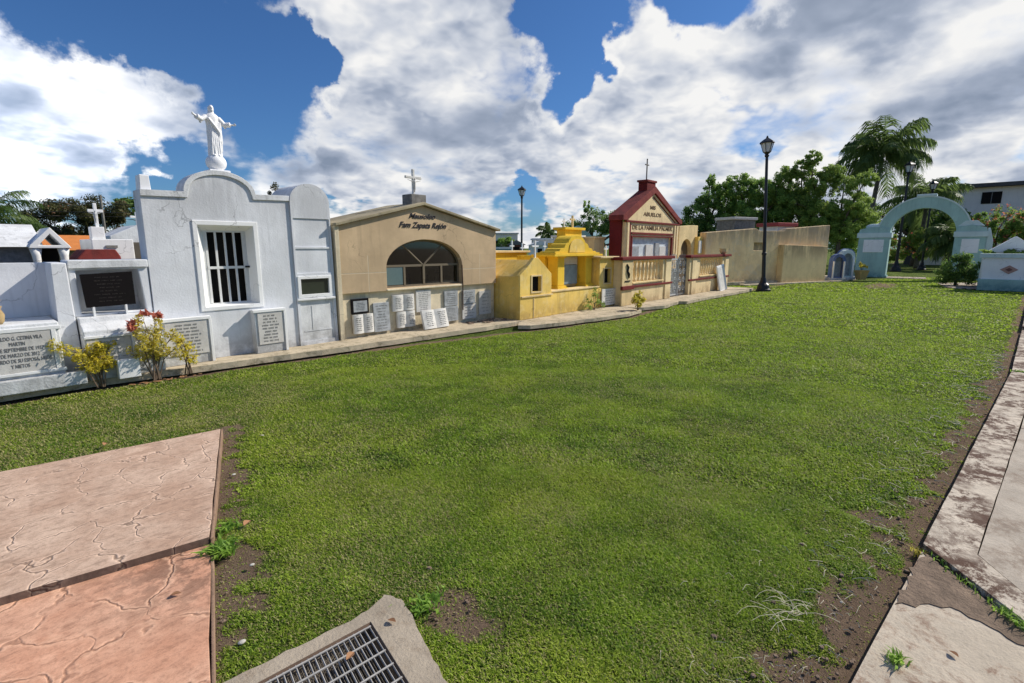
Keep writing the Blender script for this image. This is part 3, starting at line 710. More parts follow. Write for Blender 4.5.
# ------------------------------------------------------------------ statues
def fused(name, mb, mat, parent, voxel=.012, sm=2):
    """joins the pieces of a figure into one continuous skin"""
    o = mb.build(name, mat, None)
    r = o.modifiers.new('r', 'REMESH'); r.mode = 'VOXEL'; r.voxel_size = voxel; r.use_smooth_shade = True
    if sm: s = o.modifiers.new('s', 'SMOOTH'); s.iterations = sm; s.factor = .4
    dg = bpy.context.evaluated_depsgraph_get(); me = bpy.data.meshes.new_from_object(o.evaluated_get(dg))
    bpy.data.objects.remove(o); me.materials.clear(); me.materials.append(mat)
    L = Vector(parent['_w']); me.transform(Matrix.Translation(-L))
    for p in me.polygons: p.use_smooth = True
    q = bpy.data.objects.new(name, me); COL.objects.link(q); q.parent = parent; q['_w'] = list(parent['_w'])
    return q
def robed_figure(cx, cy, cz, H):
    """robed figure, arms held out to the sides, facing -Y; H = height"""
    s = H; mb = MB()
    def r(z, rx, ry, fa=.0, fc=9, dx=0, dy=0): return ((cx+dx*s, cy+dy*s, cz+z*s), rx*s, ry*s, fa, fc)
    mb.loft([r(0,.125,.10,.10,9), r(.05,.128,.105,.11), r(.18,.118,.098,.12), r(.34,.112,.09,.11), r(.48,.115,.088,.08), r(.58,.112,.082,.05), r(.66,.118,.08,.04), r(.74,.135,.078,.02), r(.79,.135,.07,.0), r(.83,.09,.06), r(.855,.045,.045), r(.90,.04,.042)], 36)
    # mantle falling from one shoulder, sash across the front
    mb.loft([r(.10,.05,.05,.15,5,.095,-.01), r(.3,.06,.06,.15,5,.10,-.015), r(.5,.055,.06,.12,5,.105,-.02), r(.68,.05,.05,.1,5,.12,-.01)], 18)
    mb.tube([(cx-.09*s,cy-.07*s,cz+.74*s),(cx-.0*s,cy-.105*s,cz+.60*s),(cx+.09*s,cy-.085*s,cz+.48*s),(cx+.10*s,cy-.06*s,cz+.3*s)], [.02*s,.026*s,.03*s,.02*s], 8)
    for k in range(5): mb.tube([(cx+(-.08+.04*k)*s, cy-.09*s, cz+.02*s),(cx+(-.07+.036*k)*s, cy-.097*s, cz+.25*s),(cx+(-.05+.03*k)*s, cy-.085*s, cz+.5*s)], [.014*s,.012*s,.006*s], 6)
    # head, beard, hair
    mb.ball((cx, cy-.008*s, cz+.945*s), .048*s, .055*s, .066*s); mb.ball((cx, cy-.045*s, cz+.905*s), .028*s, .022*s, .036*s)
    mb.ball((cx, cy+.015*s, cz+.935*s), .060*s, .05*s, .070*s); mb.ball((cx, cy+.025*s, cz+.87*s), .062*s, .04*s, .05*s)
    mb.ball((cx, cy-.064*s, cz+.943*s), .009*s, .014*s, .018*s, 8, 6)
    for sx in (-1,1):
        sh = Vector((cx+sx*.115*s, cy, cz+.765*s)); el = Vector((cx+sx*.215*s, cy-.03*s, cz+(.655 if sx > 0 else .70)*s)); wr = Vector((cx+sx*.315*s, cy-.085*s, cz+(.66 if sx > 0 else .735)*s))
        mb.tube([sh, el, wr], [.055*s,.050*s,.056*s], 12)                                       # wide sleeve
        mb.tube([el + Vector((0,0,-.0)), el+Vector((sx*.02*s,0,-.075*s))], [.045*s,.02*s], 8)     # hanging cuff
        mb.tube([wr, wr + (wr-el).normalized()*.045*s], [.024*s,.02*s], 8)
        hd = wr + (wr-el).normalized()*.062*s; dr_ = (wr-el).normalized(); side = Vector((0,-.5,.85)).normalized()
        mb.ball(hd, .028*s, .02*s, .020*s, 10, 7)
        for k in range(4):
            b0 = hd + side*((k-1.5)*.012*s); mb.tube([b0, b0+dr_*.035*s*(1-.08*abs(k-1.3)), b0+dr_*.058*s*(1-.1*abs(k-1.3))+Vector((0,0,-.006*s))], [.0065*s,.006*s,.0045*s], 6)
        mb.tube([hd+side*.014*s, hd+side*.034*s+dr_*.014*s, hd+side*.044*s+dr_*.03*s], [.0075*s,.0065*s,.005*s], 6)
    for sx in (-1,1): mb.ball((cx+sx*.045*s, cy-.10*s, cz+.012*s), .026*s, .05*s, .02*s)
    return mb
t = thing('statue', 'white statue of a robed figure with outstretched arms standing on a globe', 'statue', (2.71,7.86,2.595))
MB().box(2.58,2.84,7.74,7.99,2.58,2.625).build('base_plate', statue_white, t, bevel=.008)
MB().ball((2.71,7.865,2.725), .128,.122,.115, 24, 14).build('globe', statue_white, t, smooth=True)
fused('figure', robed_figure(2.71,7.865,2.805,.655), statue_white, t, .0068, 1)

def cross(name, label, x, y, z, h, w, th, mat, group=None, cat='cross', bar=.68, flare=0, base=False):
    t = thing(name, label, cat, (x,y,z), group)
    MB().box(-th/2, th/2, -th/2, th/2, 0, h).build('upright', mat, t, local=True, bevel=th*.12)
    MB().box(-w/2, w/2, -th*.46, th*.46, h*bar-th/2, h*bar+th/2).build('crossbar', mat, t, local=True, bevel=th*.12)
    if base: MB().box(-th*1.4, th*1.4, -th*1.3, th*1.3, -.001, th*.9).build('foot', mat, t, local=True, bevel=th*.12)
    return t
def corpus(parent, x, y, z, h, w, mat):
    s = h; mb = MB()
    mb.tube([(x,y,z+.08*s),(x+.01*s,y-.02*s,z+.25*s),(x,y-.01*s,z+.40*s),(x,y,z+.62*s),(x,y,z+.66*s)], [.03*s,.045*s,.065*s,.085*s,.04*s], 10)
    mb.ball((x+.02*s,y-.02*s,z+.73*s), .045*s,.05*s,.06*s)
    for k in (-1,1): mb.tube([(x+k*.06*s,y,z+.60*s),(x+k*.22*s,y,z+.63*s),(x+k*w*.46,y,z+.685*s)], [.034*s,.026*s,.018*s], 8); 
    mb.loft([((x,y,z+.33*s),.07*s,.05*s,.1,6),((x,y,z+.42*s),.075*s,.06*s,.06,6)], 14)
    return fused('figure', mb, mat, parent, .009, 1)

# ------------------------------------------------------------------ tan mausoleum
t = thing('tan_mausoleum', 'tan gabled mausoleum with an arched glass window and black script lettering', 'mausoleum', (6.1,8.,.09))
Yb = 7.60
ar = [(5.185,.885),(6.955,.885),(6.955,1.25)] + arc(6.07,1.25,.885,.485,3,177,24) + [(5.185,1.25)]
MB().prism([(4.30,.84),(7.93,.84),(7.93,1.93),(6.0,2.335),(4.30,1.935)], Yb, 7.86, holes=[ar]).build('facade', beige_wall, t, bevel=.008)
MB().box(4.31,7.92,7.66,7.86,.09,.838).build('lower_wall', beige_base, t)
MB().box(5.17,6.97,Yb-.012,7.70,.838,.874).build('window_sill', beige_base, t, bevel=.01)
MB().box(4.24,4.31,7.58,7.68,.09,1.93).build('corner_strip', beige_base, t)
hb = MB(); hb.box(4.32,4.42,7.86,8.65,.09,1.92).box(7.80,7.92,7.86,8.65,.09,1.92).box(4.42,7.80,8.5,8.65,.09,1.92).box(4.42,7.8,7.86,8.5,.7,.80)
hb.build('chamber_wall', beige_wall, t)
rf = MB().prism([(4.235,1.925),(6.0,2.345),(8.0,1.925),(8.0,1.972),(6.0,2.395),(4.235,1.972)], Yb-.075, 8.7).build('roof', beige_roof, t, bevel=.008)
fr = MB()
fr.prism(ar, 7.70, 7.735, holes=[[(5.225,.92),(6.915,.92),(6.915,1.255)] + arc(6.07,1.25,.845,.447,3,177,24) + [(5.225,1.255)]])
wf = fr.build('window_frame', alu, t)
mb = MB().box(5.22,6.92,7.698,7.737,1.245,1.285)
for xx in (5.63,6.07,6.50): mb.box(xx-.022, xx+.022, 7.694, 7.739, .92, 1.25)
mb.box(6.045,6.095,7.69,7.742,1.0,1.285)
for sx in (-1,1): mb.tube([(6.07+sx*.02,7.715,1.28),(6.07+sx*.48,7.715,1.655)], .020, 4)
mb.build('mullion', alu, wf)
MB().prism(ar, 7.712, 7.720).build('window_pane', dark_glass, wf)
MB().box(5.24,5.60,7.703,7.709,.93,1.24).build('panel', teal_panel, wf)
letters('lettering', 'Mausoleo', .125, 5.99, 2.145, Yb-.006, letter_black, t, shear=.42, width=.60, bold=.002)
letters('lettering', 'Fam Zapata Rejón', .14, 6.01, 1.985, Yb-.006, letter_black, t, shear=.42, width=1.08, bold=.002)
MB().box(5.86,6.20,7.72,8.0,2.25,2.545).build('pedestal', stone_grey, t, bevel=.012)
for i, (xx, hh, rr, m_) in enumerate(((5.95,.30,.07,plain_mat('teal_vase',(.03,.09,.09),.3)),(6.38,.26,.09,plain_mat('slate_urn',(.10,.13,.18),.5)),(6.68,.30,.07,plain_mat('green_vase',(.05,.10,.08),.3)))):
    o = MB().lathe([(rr*.6,0),(rr,.06),(rr,hh*.5),(rr*.5,hh*.75),(rr*.7,hh)], xx, 8.05, .80, 16).build('vase', m_, None, smooth=True)
    tag(o, ['dark teal vase behind the left middle pane of the arched window','wide slate urn behind the right middle pane of the arched window','dark green vase behind the right pane of the arched window'][i], 'vase', 'vases inside the tan mausoleum')
cr = cross('crucifix', 'weathered crucifix with a small figure on the tan mausoleum pedestal', 6.05, 7.9, 2.545, .46, .36, .045, marble, cat='crucifix')
corpus(cr, 6.05, 7.865, 2.57, .35, .34, epitaph)
book('open book plaque below the black bordered plaque, leftmost of the books', 4.49, 4.87, .16, .48, 7.63, 11, -.04)
flat_plaque('memorial_plaque', 'small plaque with a thick black border above the leftmost open book', 4.485, 4.815, .49, .745, 7.655, marble_grey, 5, 21, border=black_stone, ink=engrave)
flat_plaque('memorial_plaque', 'grey upright plaque standing right of the black bordered plaque', 4.90, 5.225, .14, .645, 7.64, marble_grey, 9, 22, tilt=-.05)
book('upper of two stacked open book plaques under the arched window', 5.29, 5.76, .465, .755, 7.655, 12)
book('lower of two stacked open book plaques under the arched window', 5.37, 5.76, .16, .45, 7.64, 13, -.03)
flat_plaque('memorial_plaque', 'tall pale plaque fixed above the large leaning open book', 5.82, 6.165, .40, .805, 7.655, marble, 10, 23)
book('large white open book plaque leaning out onto the pavement', 5.80, 6.40, .095, .45, 7.42, 14, -.26, 8, .03)
flat_plaque('memorial_plaque', 'grey plaque, upper of the pair right of the leaning book', 6.50, 6.85, .455, .745, 7.655, marble_grey, 6, 24)
flat_plaque('memorial_plaque', 'darker grey plaque, lower of the pair right of the leaning book', 6.495, 6.85, .15, .445, 7.65, marble_grey, 8, 25)
flat_plaque('memorial_plaque', 'grey plaque, upper of the pair near the right corner', 6.97, 7.335, .455, .735, 7.655, marble_grey, 5, 26)
flat_plaque('memorial_plaque', 'pale blue grey plaque, lower of the pair near the right corner', 6.965, 7.35, .15, .445, 7.65, epitaph, 4, 27)
flat_plaque('memorial_plaque', 'plain grey plaque nearest the right corner beside the yellow crypt', 7.45, 7.80, .20, .69, 7.655, epitaph, 6, 28)
mb = MB(); mb.tube([(6.955,7.60,1.25),(6.955,7.585,.85),(6.96,7.60,.35)], .012, 6); o = mb.build('drain_pipe', rust_metal, t)
mb = MB()
for k in range(26): mb.ball((rnd.uniform(6.9,7.9), rnd.uniform(7.2,7.55), .095), rnd.uniform(.03,.09), rnd.uniform(.02,.06), rnd.uniform(.01,.03), 7, 5)  # dark lumps added to imitate the shadow left of the crypt
o = mb.build('shadow_lumps', soil_mat); o['kind'] = 'stuff'; tag(o, 'dark lumps standing in for the yellow crypt shadow on the pavement', 'shadow_lumps')

# ------------------------------------------------------------------ yellow tombs
t = thing('yellow_crypt', 'small weathered yellow crypt with a pointed gable front and a square black niche', 'crypt', (8.5,7.6,.085))
gab = [(7.96,.085),(9.04,.085),(9.03,1.02),(8.80,1.20),(8.55,1.375),(8.42,1.375),(8.2,1.18),(7.96,1.02)]
MB().prism(gab, 6.95, 7.05, holes=[rect(8.35,8.655,.66,.985)]).build('front_wall', yellow_wall, t, bevel=.012)
MB().prism([(7.97,.085),(9.02,.085),(9.02,.99),(8.49,1.33),(7.97,.99)], 7.05, 8.6).build('body', yellow_wall, t, bevel=.01)
MB().prism(rect(8.315,8.69,.63,1.015), 6.935, 6.953, holes=[rect(8.35,8.655,.66,.985)]).build('niche_frame', yellow_pale, t)
MB().box(8.34,8.67,7.03,7.048,.65,.99).build('niche_opening', dark_room, t)
MB().box(8.0,9.06,6.925,6.952,.555,.585).box(8.40,8.42,6.94,6.952,.1,.55).build('ledge', yellow_pale, t)
cross('cross', 'thin white cross on the gable of the small yellow crypt', 8.49, 6.99, 1.37, .36, .22, .034, white_trim, 'crosses on the yellow tombs')

t = thing('yellow_tomb', 'low yellow tomb with a flat slab top behind the small gabled crypt', 'tomb', (9.0,9.3,.085))
MB().box(8.10,10.3,8.75,10.2,.085,1.46).build('body', yellow_bright, t, bevel=.01)
MB().box(8.04,10.36,8.68,10.3,1.46,1.51).build('slab_top', yellow_pale, t, bevel=.008)
MB().lathe([(.62,0),(.5,.06),(.28,.11),(.05,.14)], 8.85, 9.4, 1.51, 18).build('mound', wall_mat('brown_mound',(.30,.17,.09),var=.3,scale=6), t, smooth=True)

t = thing('yellow_altar_tomb', 'bright yellow tomb shaped like an altar with columns, cornice and blue grey plaque', 'tomb', (10.3,7.6,.085))
MB().box(9.05,11.02,6.98,8.6,.085,.60).build('plinth', yellow_wall, t, bevel=.012)
MB().box(9.05,11.02,6.96,7.3,.602,.635).build('ledge', yellow_pale, t, bevel=.006)
bk = MB().box(9.50,11.05,7.52,8.4,.62,1.40).build('body', yellow_bright, t, bevel=.01)
for x0 in (9.58,10.74):
    c = MB().box(x0,x0+.27,7.20,7.5,.70,1.36).build('column', yellow_bright, t, bevel=.015)
    MB().box(x0-.06,x0+.33,7.14,7.5,.62,.665).box(x0-.035,x0+.305,7.165,7.5,.665,.70).build('column_base', yellow_bright, c, bevel=.006)
    MB().box(x0-.03,x0+.30,7.17,7.5,1.345,1.385).build('capital', yellow_bright, c, bevel=.006)
MB().box(9.86,10.74,7.46,7.53,.645,1.38).build('niche_back', yellow_pale, t)
pq = MB().box(9.95,10.66,7.40,7.47,.70,1.17).build('stone_panel', blue_marble, t, bevel=.006)
MB().box(9.95,10.66,7.41,7.47,1.18,1.36).build('lintel_panel', epitaph, t)
MB().box(9.28,11.28,7.06,7.75,1.385,1.43).box(9.36,11.2,7.10,7.72,1.43,1.465).build('cornice', yellow_bright, t, bevel=.006)
stp = [(9.40,1.465),(11.14,1.465),(11.10,1.50),(10.98,1.50),(10.93,1.56),(10.80,1.58),(10.75,1.66),(10.66,1.70)] + arc(10.28,1.66,.36,.21,10,170,12) + [(9.90,1.70),(9.82,1.66),(9.77,1.58),(9.63,1.56),(9.57,1.50),(9.44,1.50)]
MB().prism(stp, 7.16, 7.6).build('pediment', yellow_bright, t, bevel=.008)
MB().prism([(9.95,1.475),(10.60,1.475)] + arc(10.28,1.60,.30,.19,0,180,12), 7.14, 7.17).build('pediment_panel', yellow_wall, t)
MB().box(10.42,11.14,7.62,7.88,1.465,2.02).build('tower', yellow_bright, t, bevel=.01)
MB().box(10.34,11.22,7.56,7.94,2.02,2.08).build('tower_cap', yellow_bright, t, bevel=.008)
MB().box(10.08,10.416,7.64,7.9,1.467,1.70).build('shoulder', yellow_bright, t, bevel=.01); MB().box(11.144,11.4,7.64,7.9,1.467,1.66).build('shoulder', yellow_bright, t, bevel=.01)
cross('cross', 'pale yellow cross on the tower of the bright yellow altar tomb', 10.86, 7.72, 2.08, .30, .19, .045, yellow_pale, 'crosses on the yellow tombs')
cross('cross', 'small thin cross left of the pale yellow cross on the yellow tower', 10.56, 7.76, 2.08, .22, .13, .025, white_trim, 'crosses on the yellow tombs')

t = thing('yellow_niche_tomb', 'yellow box tomb with a narrow black niche and a marble plaque below', 'tomb', (11.4,7.4,.085))
MB().box(11.02,11.84,6.97,8.4,.085,.58).build('base', yellow_wall, t, bevel=.01)
MB().prism(rect(11.06,11.82,.58,1.32), 7.0, 7.1, holes=[rect(11.27,11.57,.69,1.05)]).build('front_wall', yellow_wall, t, bevel=.01)
MB().box(11.07,11.81,7.1,8.3,.58,1.31).build('body', yellow_wall, t)
MB().box(11.0,11.88,6.93,8.35,1.32,1.365).build('slab_top', yellow_pale, t, bevel=.008)
MB().prism(rect(11.23,11.61,.66,1.085), 6.985, 7.003, holes=[rect(11.27,11.57,.69,1.05)]).build('niche_frame', yellow_pale, t)
MB().box(11.26,11.58,7.08,7.098,.68,1.06).build('niche_opening', dark_room, t)
cross('cross', 'short white cross on the yellow box tomb beside the red banded wall', 11.40, 7.05, 1.365, .27, .17, .034, white_trim, 'crosses on the yellow tombs')
flat_plaque('memorial_plaque', 'pale marble plaque with dark lettering at the foot of the yellow box tomb', 11.07, 11.76, .13, .55, 6.94, marble, 6, 31, group=None, ink=engrave)

# ------------------------------------------------------------------ red and cream family chapel
t = thing('family_chapel', 'cream family chapel with a steep oxblood gable roof and lettered pediment', 'mausoleum', (16.8,9.2,.088))
Yf = 8.5
MB().prism(rect(14.90,18.75,.088,2.40), Yf, Yf+.15, holes=[rect(15.32,18.25,1.26,1.93)]).build('facade', cream_wall, t, bevel=.012)
MB().box(14.92,18.73,Yf+.15,9.1,.088,2.38).build('body', red_paint, t)
MB().box(14.80,14.92,8.62,9.05,.088,2.55).build('side_pier', red_paint, t, bevel=.015)
MB().prism([(14.92,2.45),(18.78,2.45),(16.72,3.40)], Yf+.02, Yf+.14).build('pediment', cream_wall, t, bevel=.008)
rf = [(14.62,2.40),(14.92,2.40),(16.72,3.33),(18.72,2.40),(18.95,2.40),(18.95,2.50),(16.72,3.60),(14.62,2.56)]
MB().prism([(14.62,2.44),(14.92,2.455),(16.72,3.41),(18.78,2.455),(18.98,2.44),(18.98,2.56),(16.72,3.63),(14.62,2.60)], Yf-.06, 8.98).build('roof', red_roof, t, bevel=.01)
MB().box(14.86,18.82,Yf-.05,Yf+.05,2.385,2.445).build('cornice', red_paint, t, bevel=.008)
MB().prism([(14.98,2.47),(16.72,3.395),(18.74,2.47),(18.62,2.47),(16.72,3.33),(15.12,2.47)], Yf+.004, Yf+.03).build('pediment_moulding', cream_wall, t)
MB().prism([(16.72,3.30),(18.58,2.475),(18.50,2.475),(16.72,3.255)], Yf+.008, Yf+.03).build('pediment_line', red_paint, t)
for a_, b_ in ((14.96,15.08),(18.40,18.52),(18.60,18.74)): MB().box(a_,b_,Yf-.04,Yf+.03,.088,2.385).build('pilaster', cream_wall, t, bevel=.01)
for a_, b_ in ((15.10,15.22),(18.53,18.595)): MB().box(a_,b_,Yf-.012,Yf+.03,1.3,2.36).build('groove', red_paint, t)
MB().box(15.25,18.32,Yf-.035,Yf+.03,2.01,2.08).build('red_band', red_paint, t, bevel=.008); MB().prism(rect(15.25,18.32,1.22,1.97), Yf-.03, Yf+.03, holes=[rect(15.33,18.24,1.20+.06,1.925)]).build('window_trim', red_paint, t, bevel=.008)
MB().box(15.30,18.28,Yf+.10,Yf+.145,1.25,1.94).build('window_back', wall_mat('pale_blue_tile',(.62,.68,.72),var=.25,scale=6), t)
for i,(xx,w2) in enumerate(((15.75,.28),(16.75,.32),(17.3,.18),(17.75,.3))):
    q = MB().box(xx-w2, xx+w2*.6, Yf+.05, Yf+.10, 1.28, 1.62+.06*(i%3)).build('grave_tablet', marble if i%2 else marble_grey, t)
letters('lettering', 'MIS', .17, 16.72, 2.925, Yf+.016, letter_brown, t, width=.40, bold=.004)
letters('lettering', 'ABUELOS', .17, 16.72, 2.69, Yf+.016, letter_brown, t, width=1.30, bold=.004)
letters('lettering', 'DE LA FAMILIA PALMER', .185, 16.78, 2.235, Yf-.006, letter_brown, t, width=2.95, bold=.004)
MB().prism([(16.42,3.35),(17.05,3.35),(17.05,3.80),(16.42,3.80)], Yf+.12, 8.95).build('pedestal', red_paint, t, bevel=.015)
MB().box(16.38,17.09,Yf+.09,8.99,3.78,3.85).build('pedestal_cap', red_roof, t, bevel=.01)
cross('cross', 'slim grey metal cross on the oxblood chapel roof', 16.70, 8.8, 3.85, .72, .26, .035, stone_grey, bar=.72)
# wall with balusters, gate between
def fence(x0, x1, op0, op1, label, pier_r, seed):
    t = thing('balustrade_wall', label, 'wall', ((x0+x1)/2, 6.95, .088), 'balustraded walls before the family chapel')
    Y0, Y1 = 6.75, 7.0
    MB().prism(rect(x0, x1, .088, 1.265), Y0, Y1, holes=[rect(op0, op1, .66, 1.225)]).build('wall', cream_wall, t, bevel=.012)
    MB().box(x0-.14, x1+.03, Y0-.09, Y1+.06, 1.267, 1.345).build('coping', red_paint, t, bevel=.012)
    MB().box(x0-.05, x1+.02, Y0-.05, Y0+.01, .53, .585).build('band', red_paint, t, bevel=.008)
    MB().box(op0-.04, op1+.04, Y0-.035, Y1, .63, .672).build('sill', yellow_pale, t, bevel=.006)
    k = int((op1-op0)/.20)
    for i in range(k):
        xx = op0 + (i+.5)*(op1-op0)/k
        MB().lathe([(.055,0),(.055,.04),(.03,.07),(.045,.16),(.062,.26),(.04,.40),(.028,.48),(.05,.52),(.05,.556)], xx, (Y0+Y1)/2, .67, 10).build('baluster', cream_wall, t, smooth=True)
    for xx in pier_r:
        MB().box(xx-.17, xx+.17, Y0-.035, Y0+.02, .088, 1.262).build('pier', cream_wall, t, bevel=.01)
    return t
f1 = fence(11.72, 14.62, 12.30, 14.05, 'cream wall with balusters and oxblood coping left of the iron gate', (14.35,), 1)
MB().box(11.66,12.2,6.70,6.752,.088,1.262).build('end_pier', yellow_pale, f1, bevel=.012)
MB().box(11.62,12.24,6.655,6.72,.50,.60).build('pier_band', red_paint, f1, bevel=.01)
mb = MB(); mb.tube([(11.86,6.69,1.16),(11.93,6.685,1.08),(11.90,6.685,.98),(11.97,6.685,.90),(12.0,6.69,.80)], [.02,.035,.03,.04,.015], 6).box(11.80,12.06,6.684,6.70,.71,.74)
mb.build('ornament', black_paint, f1)
f2 = fence(15.92, 19.35, 16.75, 18.75, 'cream wall with balusters and oxblood coping right of the iron gate', (16.25, 19.12), 2)
MB().lathe([(.06,0),(.10,.05),(.14,.12),(.11,.16),(.16,.20)], 19.1, 6.88, 1.345, 14).build('flowerpot', yellow_pale, f2, smooth=True)
t = thing('wrought_iron_gate', 'grey wrought iron double gate with scrollwork between the cream walls', 'gate', (15.27,6.85,.088))
for a, c, m_, nm in ((14.66,15.24,gate_light,'plain'),(15.30,15.88,gate_grey,'scroll')):
    lf = MB().prism(rect(a, c, .13, 1.25), 6.84, 6.87, holes=[rect(a+.04, c-.04, .17, 1.21)]).build('gate_leaf', m_, t)
    mb = MB()
    for k in range(1, 6): xx = a + (c-a)*k/6; mb.tube([(xx,6.855,.15),(xx,6.855,1.34+.05*math.sin(k*math.pi/6))], .011, 5)
    if nm == 'plain': mb.box(a+.03, c-.03, 6.868, 6.874, .16, .95)
    mb.build('bars', m_, lf)
    mb = MB()
    for zz in (.32,.58,.84,1.08):
        for sx in (-1,1):
            cx = (a+c)/2 + sx*.13; pts = [(cx + sx*.11*(1-q/14)*math.cos(q*.75), 6.845, zz + .11*(1-q/14)*math.sin(q*.75)) for q in range(12)]
            mb.tube(pts, .011, 5)
    mb.build('scrollwork', gate_light if nm == 'scroll' else m_, lf)
MB().tube([(15.27,6.83,.1),(15.27,6.83,1.3)], .022, 8).build('stop_post', gate_light, t)
t = thing('marble_slab', 'white marble slab leaning against the wall right of the gate', 'slab', (18.45,6.55,.088), None, (-.16,-.12,0))
mb = MB().box(-.32,.32,-.03,.03,0,.90); mb.build('slab', white_trim, t, local=True, bevel=.01)
MB().box(-.27,.27,-.036,-.029,.06,.84).build('face', marble, t, local=True)
t = thing('arched_tomb', 'plain yellow tomb with a dark arched doorway right of the chapel', 'tomb', (19.9,8.7,.088))
dar = [(19.25,.2),(20.25,.2),(20.25,1.45)] + arc(19.75,1.45,.5,.45,5,175,10) + [(19.25,1.45)]
MB().prism([(18.99,.088),(20.75,.088),(20.75,2.45),(20.3,2.45),(19.0,2.38)], 8.55, 8.8, holes=[dar]).build('front_wall', yellow_pale, t, bevel=.012)
MB().box(18.99,20.75,8.8,11,.088,2.3).build('body', yellow_pale, t)
MB().prism(dar, 8.72, 8.79).build('doorway', wall_mat('brown_door',(.20,.13,.06),var=.3), t)
MB().box(20.5,21.0,8.4,8.55,.088,2.0).build('end_pier', yellow_wall, t, bevel=.01)
MB().box(20.52,20.80,8.36,8.40,1.35,1.85).build('plaque', marble, t)
# ------------------------------------------------------------------ old cream wall towards the arch
A = Vector((20.9,8.25,0)); B = Vector((28.0,5.27,0)); Lw = (B-A).length; ang = math.atan2(B.y-A.y, B.x-A.x)
t = thing('old_wall', 'long stained cream wall with a lower panel built against it', 'wall', A, None, (0,0,ang))
MB().prism([(0,0),(Lw,0),(Lw,2.60),(Lw*.62,2.40),(Lw*.60,2.30),(Lw*.4,2.28),(Lw*.37,2.38),(0,2.18)], 0, .35, holes=[rect(Lw*.36,Lw*.46,1.45,1.78)]).build('wall', old_cream, t, local=True, bevel=.02)
MB().box(Lw*.355,Lw*.465,.12,.34,1.44,1.79).build('recess_back', old_cream_low, t, local=True)
MB().prism([(Lw*.56,0),(Lw*.945,0),(Lw*.945,1.62),(Lw*.56,1.70)], -.30, -.003).build('panel', old_cream_low, t, local=True, bevel=.02)
MB().box(0,Lw,-.12,.0,0,.14).build('footing', apron_mat, t, local=True, bevel=.01)
def on_wall(u, d, z): q = A + Vector((math.cos(ang)*u - math.sin(ang)*d, math.sin(ang)*u + math.cos(ang)*d, z)); return q
t = thing('water_tank', 'grey stained concrete tank standing above the old cream wall', 'tank', on_wall(Lw*.40, 1.4, 0), None, (0,0,ang))
MB().box(-.55,.75,-.5,.5,.0,2.78).build('body', stone_grey, t, local=True, bevel=.02); MB().box(-.62,.82,-.56,.56,2.78,2.9).build('lid', epitaph, t, local=True, bevel=.02)
t = thing('red_roof_tomb', 'small tomb with a red painted roof slab behind the old cream wall', 'tomb', on_wall(Lw*.80, 1.6, 0), None, (0,0,ang))
MB().box(-.6,.6,-.5,.5,0,2.55).build('body', pale_house, t, local=True); MB().box(-.7,.7,-.6,.6,2.55,2.72).build('roof', plain_mat('red_roof_paint',(.40,.06,.05),.7), t, local=True, bevel=.02)
# blue niches by the arch
def niche(x, y, h, w, label, m_):
    t = thing('niche_shrine', label, 'shrine', (x,y,.05), 'little shrines beside the arch', (0,0,R(-62)))
    o_ = [(-w/2,0),(w/2,0),(w/2,h*.72)] + arc(0,h*.72,w/2,h*.26,8,172,10) + [(-w/2,h*.72)]
    i_ = [(-w*.32,h*.12),(w*.32,h*.12),(w*.32,h*.68)] + arc(0,h*.68,w*.32,h*.18,8,172,10) + [(-w*.32,h*.68)]
    MB().prism(o_, -.25, .25, holes=[i_]).build('body', m_, t, local=True, bevel=.015)
    MB().prism(i_, .0, .1).build('niche_back', marble_grey, t, local=True)
    MB().box(-w*.62,w*.62,-.32,.3,0,.10).build('step', white_old, t, local=True, bevel=.01)
    MB().tube([(-w*.4,-.27,.1),(-w*.4,-.27,h*.7)], .04, 8).tube([(w*.4,-.27,.1),(w*.4,-.27,h*.7)], .04, 8).build('colonnette', white_trim, t, local=True)
niche(28.75, 4.95, 1.25, .55, 'small blue and white arched shrine nearest the old wall', blue_paint)
niche(29.6, 4.75, 1.45, .62, 'taller pale turquoise arched shrine in the middle', turq_light)
niche(30.7, 4.95, 1.5, .72, 'blue arched shrine nearest the turquoise arch', blue_paint)
t = thing('potted_plant', 'yellowish square planter with a small plant beside the blue shrines', 'plant pot', (29.6,4.05,.05))
MB().loft([((29.6,4.05,.05),.20,.20,0,1),((29.6,4.05,.42),.30,.30,0,1),((29.6,4.05,.5),.33,.33,0,1)], 4).build('pot', terracotta, t)

# ------------------------------------------------------------------ turquoise arch
t = thing('entrance_arch', 'turquoise entrance arch with white edging and a white panel on each pillar', 'arch', (33.7,2.3,0))
Xa, Xb = 33.5, 34.05
for y0, y1, oz in ((3.52,4.93,0),(-.22,.95,0)):
    pr = MB().prism([(y0,0),(y1,0),(y1-.04 if y0 > 2 else y1,2.08),(y0 if y0 > 2 else y0+.0,2.08)], Xa, Xb, 'x').build('pillar', turquoise, t, bevel=.02)
    MB().box(Xa-.05,Xb+.05,y0-.06,y1+.05,2.08,2.34).build('capital', turq_light, pr, bevel=.015)
    MB().prism([(y0+.0,2.34),(y1-.0,2.34),(y1-.05,2.52),(y1-.35,2.60),((y0+y1)/2,2.66),(y0+.35,2.60),(y0+.05,2.52)], Xa, Xb, 'x').build('pillar_top', turquoise, pr, bevel=.02)
    MB().box(Xa-.03,Xa+.01,y0+.24,y1-.28,1.32,1.98).build('white_panel', white_trim, pr, bevel=.006)
    MB().box(Xa-.04,Xb+.04,y0-.05,y1+.05,0,.12).build('foot', turquoise, pr, bevel=.01)
MB().ball((33.72,4.25,2.66), .2,.42,.16, 12, 8).build('shell_ornament', turq_light, t, smooth=True)
